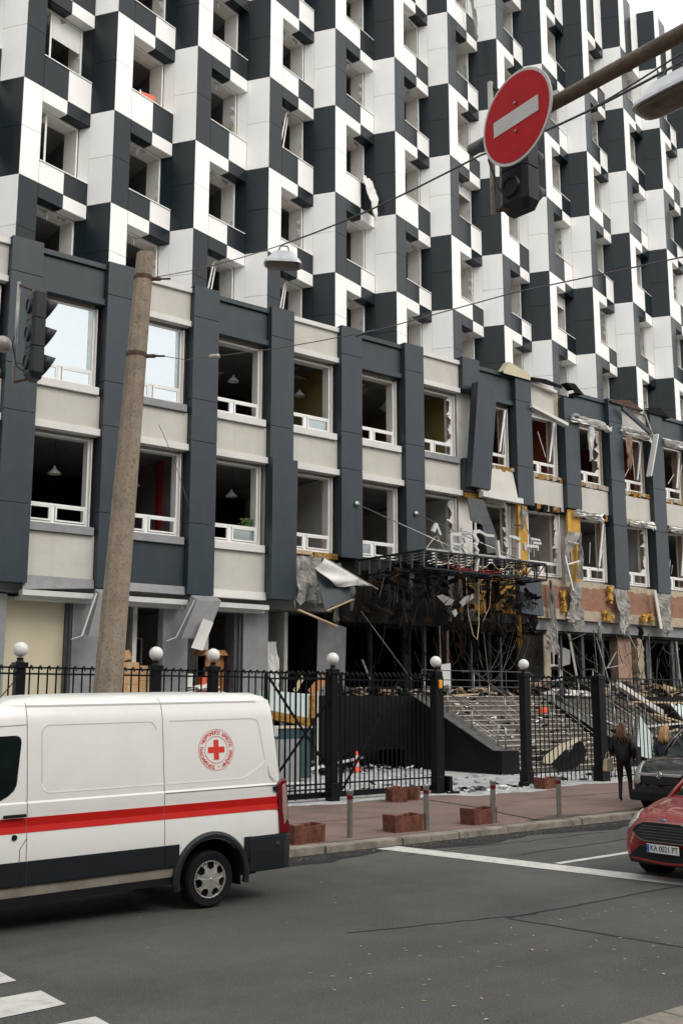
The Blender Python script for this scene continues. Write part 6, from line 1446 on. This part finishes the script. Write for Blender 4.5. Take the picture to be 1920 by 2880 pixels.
# ================================================================== PEOPLE
def person(label, loc, rz, pose, hair, jacket, bag=False, hscale=1.0):
    t = thing('person', label, 'person', loc, rz=rz); t.scale = (hscale,)*3
    def skin(name, J, E_, mm, root, sub=2, par=t):
        ks = list(J); me = D.meshes.new(name); me.from_pydata([J[k][0] for k in ks], [(ks.index(a), ks.index(b)) for a, b in E_], [])
        o = D.objects.new(name, me); C.objects.link(o); o.parent = par
        for m in mm: me.materials.append(M[m])
        s = o.modifiers.new('skin','SKIN'); s.use_smooth_shade = True
        sv = me.skin_vertices[0].data
        for i, k in enumerate(ks): r = J[k][1]; sv[i].radius = r if isinstance(r, tuple) else (r, r); sv[i].use_root = (k == root)
        q = o.modifiers.new('s','SUBSURF'); q.levels = sub; q.render_levels = sub
        bake(o)
        for p in o.data.polygons: p.use_smooth = True
        return o
    P_ = pose
    J = {'pel':((0,0,.95),(.15,.11)),'bel':((0,0,1.1),(.135,.10)),'che':((.0,0,1.32),(.16,.11)),'nek':((.01,0,1.48),.055),'hd0':((.025,0,1.56),(.072,.075)),'hd1':((.035,0,1.64),(.078,.09)),'hd2':((.03,0,1.71),(.06,.07)),
         'hl':((0,.09,.90),.098),'kl':(P_['kl'],.058),'al':(P_['al'],.040),'fl':(P_['fl'],.034),'hr':((0,-.09,.90),.098),'kr':(P_['kr'],.058),'ar':(P_['ar'],.040),'fr':(P_['fr'],.034),
         'sl':((0,.17,1.42),.055),'el':(P_['el'],.042),'wl':(P_['wl'],.028),'ml':(P_['ml'],.032),'sr':((0,-.17,1.42),.055),'er':(P_['er'],.042),'wr':(P_['wr'],.028),'mr':(P_['mr'],.032)}
    E_ = [('pel','bel'),('bel','che'),('che','nek'),('nek','hd0'),('hd0','hd1'),('hd1','hd2'),('pel','hl'),('hl','kl'),('kl','al'),('al','fl'),('pel','hr'),('hr','kr'),('kr','ar'),('ar','fr'),('che','sl'),('sl','el'),('el','wl'),('wl','ml'),('che','sr'),('sr','er'),('er','wr'),('wr','mr')]
    for s, m, w in (('l','ml','wl'),('r','mr','wr')):
        pm = Vector(P_[m]); pw = Vector(P_[w]); d = (pm-pw).normalized(); sd = d.cross(Vector((1,0,.1))).normalized()
        for i in range(4):
            b = 'f%s%d' % (s, i); L_ = (.075,.085,.08,.06)[i]; off = sd*(.022*(i-1.5))
            J[b+'a'] = (tuple(pm+off+d*.03), .009); J[b+'b'] = (tuple(pm+off+d*(.03+L_*.5)+Vector((.006,0,0))), .0085); J[b+'c'] = (tuple(pm+off*1.05+d*(.03+L_)+Vector((.022,0,0))), .0075)
            E_ += [(m, b+'a'),(b+'a', b+'b'),(b+'b', b+'c')]
        J['t'+s+'a'] = (tuple(pw.lerp(pm,.7)+Vector((.035,0,-.01))), .011); J['t'+s+'b'] = (tuple(pm+Vector((.05,0,-.03))), .009); E_ += [(w,'t'+s+'a'),('t'+s+'a','t'+s+'b')]
    b = skin('body', J, E_, ['skin','jacket_black','boots'], 'pel')
    for p in b.data.polygons:
        z = p.center.z; p.material_index = 2 if z < .42 else (1 if z < 1.46 and abs(p.center.y) < .5 and z < 1.0 and abs(p.center.y) < .22 else 0)
    JJ = {'hem':((0,0,.80),(.225,.18)),'w':((0,0,1.02),(.215,.17)),'c':((0,0,1.30),(.235,.18)),'n':((.0,0,1.47),(.12,.10)),
          'sl':((0,.20,1.40),.105),'el':(P_['el'],.088),'wl':(tuple(Vector(P_['wl'])*.93+Vector(P_['el'])*.07),.058),'sr':((0,-.20,1.40),.105),'er':(P_['er'],.088),'wr':(tuple(Vector(P_['wr'])*.93+Vector(P_['er'])*.07),.058)}
    skin('jacket', JJ, [('hem','w'),('w','c'),('c','n'),('c','sl'),('sl','el'),('el','wl'),('c','sr'),('sr','er'),('er','wr')], [jacket], 'c')
    g = MB(); g.sphere((.015,0,1.675), .108, 18, sq=(.98,.86,1.08))
    g.v = [(x-(.03 if z < 1.66 else 0), y, z) if not (x > .075 and z < 1.70) else (.06, y*.9, z) for x, y, z in g.v]
    g.build('hair', hair, t, local=True, smooth=True)
    g = MB()
    for i in range(34):
        a = rnd(-.085,.085); x0 = -.075+rnd(-.02,.02)
        g.tube([(x0,a,1.70+rnd(-.03,.03)),(x0-.045,a*1.15,1.56),(x0-.075+rnd(-.03,.01),a*1.4-.02+rnd(-.03,.03),1.47),(x0-.10+rnd(-.05,.02),a*1.7-.05+rnd(-.06,.06),1.37+rnd(-.06,.06))], [.022,.022,.018,.004], 5)
    g.build('long_hair', hair, t, local=True, smooth=True)
    for s in (1,-1):     # face: eyes, ears
        g = MB(); g.sphere((.112,s*.030,1.635),.012,10); g.build('eye','sign_white',t,local=True,smooth=True)
        g = MB(); g.sphere((.03,s*.088,1.62),.028,10,sq=(.6,.35,1)); g.build('ear','skin',t,local=True,smooth=True)
    g = MB(); g.sphere((.125,0,1.60),.018,10,sq=(1,.7,1.3)); g.build('nose','skin',t,local=True,smooth=True)
    g = MB(); g.sphere((.112,0,1.565),.016,10,sq=(.5,1.4,.35)); g.build('mouth','tail_red',t,local=True,smooth=True)
    return t
walk = dict(kl=(.03,.10,.50),al=(-.02,.10,.09),fl=(.11,.11,.035),kr=(.14,-.09,.50),ar=(.16,-.09,.09),fr=(.29,-.09,.05),
            el=(-.05,.27,1.15),wl=(.17,.27,1.03),ml=(.24,.25,1.02),er=(-.06,-.26,1.15),wr=(.12,-.21,.96),mr=(.18,-.19,.93))
pa = person('person with long brown hair walking away in a black puffer jacket and tall boots', (21.2,16.05,.13), R(20), walk, 'hair_brown', 'jacket_black', hscale=1.03)
walk2 = dict(walk); walk2.update(el=(.02,.27,1.15), wl=(.15,.22,.95), ml=(.2,.2,.9))
pb = person('person with blond hair in a grey jacket half hidden by the black minivan', (22.9,16.05,.10), R(10), walk2, 'hair_blond', 'jacket_grey', hscale=1.0)
bg_ = thing('handbag', 'beige handbag hanging from the walking person\'s left forearm', 'bag', (21.25,16.42,1.0))
g = MB(); g.loft([[(21.10+a*s,16.42+b*s,z) for a, b in ((-.13,-.06),(.13,-.06),(.13,.06),(-.13,.06))] for z, s in ((.82,1.0),(.86,1.05),(1.08,.85),(1.12,.6))]); g.build('bag_body','bag',bg_,bevel=.015)
g = MB(); g.tube([(21.0,16.42,1.10),(21.05,16.42,1.24),(21.15,16.42,1.24),(21.2,16.42,1.10)],.01,6); g.build('strap','bag',bg_,smooth=True)

# ================================================================== LEAVES AND LITTER
def leaves(name, areas, label):
    g = MB()
    for (x0,x1,y0,y1,z,n,s) in areas:
        for i in range(n):
            x, y = rnd(x0,x1), rnd(y0,y1); a = rnd(0,6.28); L_ = s*rnd(.5,1.2); w = L_*rnd(.3,.5); c, q = math.cos(a), math.sin(a)
            pts = [(-L_,0,0),(-L_*.2,w,.4*w),(L_,0,.1*w),(-L_*.2,-w,.3*w)]
            g.add([(x+p[0]*c-p[1]*q, y+p[0]*q+p[1]*c, z+.006+p[2]) for p in pts], [(0,1,2,3)], random.choice((0,0,0,1,2)))
    return tag(g.build(name, ['leaf','leaf_green','wood_pale'], None), label, 'leaves', kind='stuff')
leaves('fallen_leaves', [(6.0,12,5.7,8.6,0,110,.028),(9.0,20,13.95,14.4,.004,330,.022),(5,16,8,14,0,50,.02),(6.5,9,4.5,5.3,.125,26,.04),(9,24,14.8,20,.13,36,.02)], 'small fallen leaves on road, gutter and kerb')
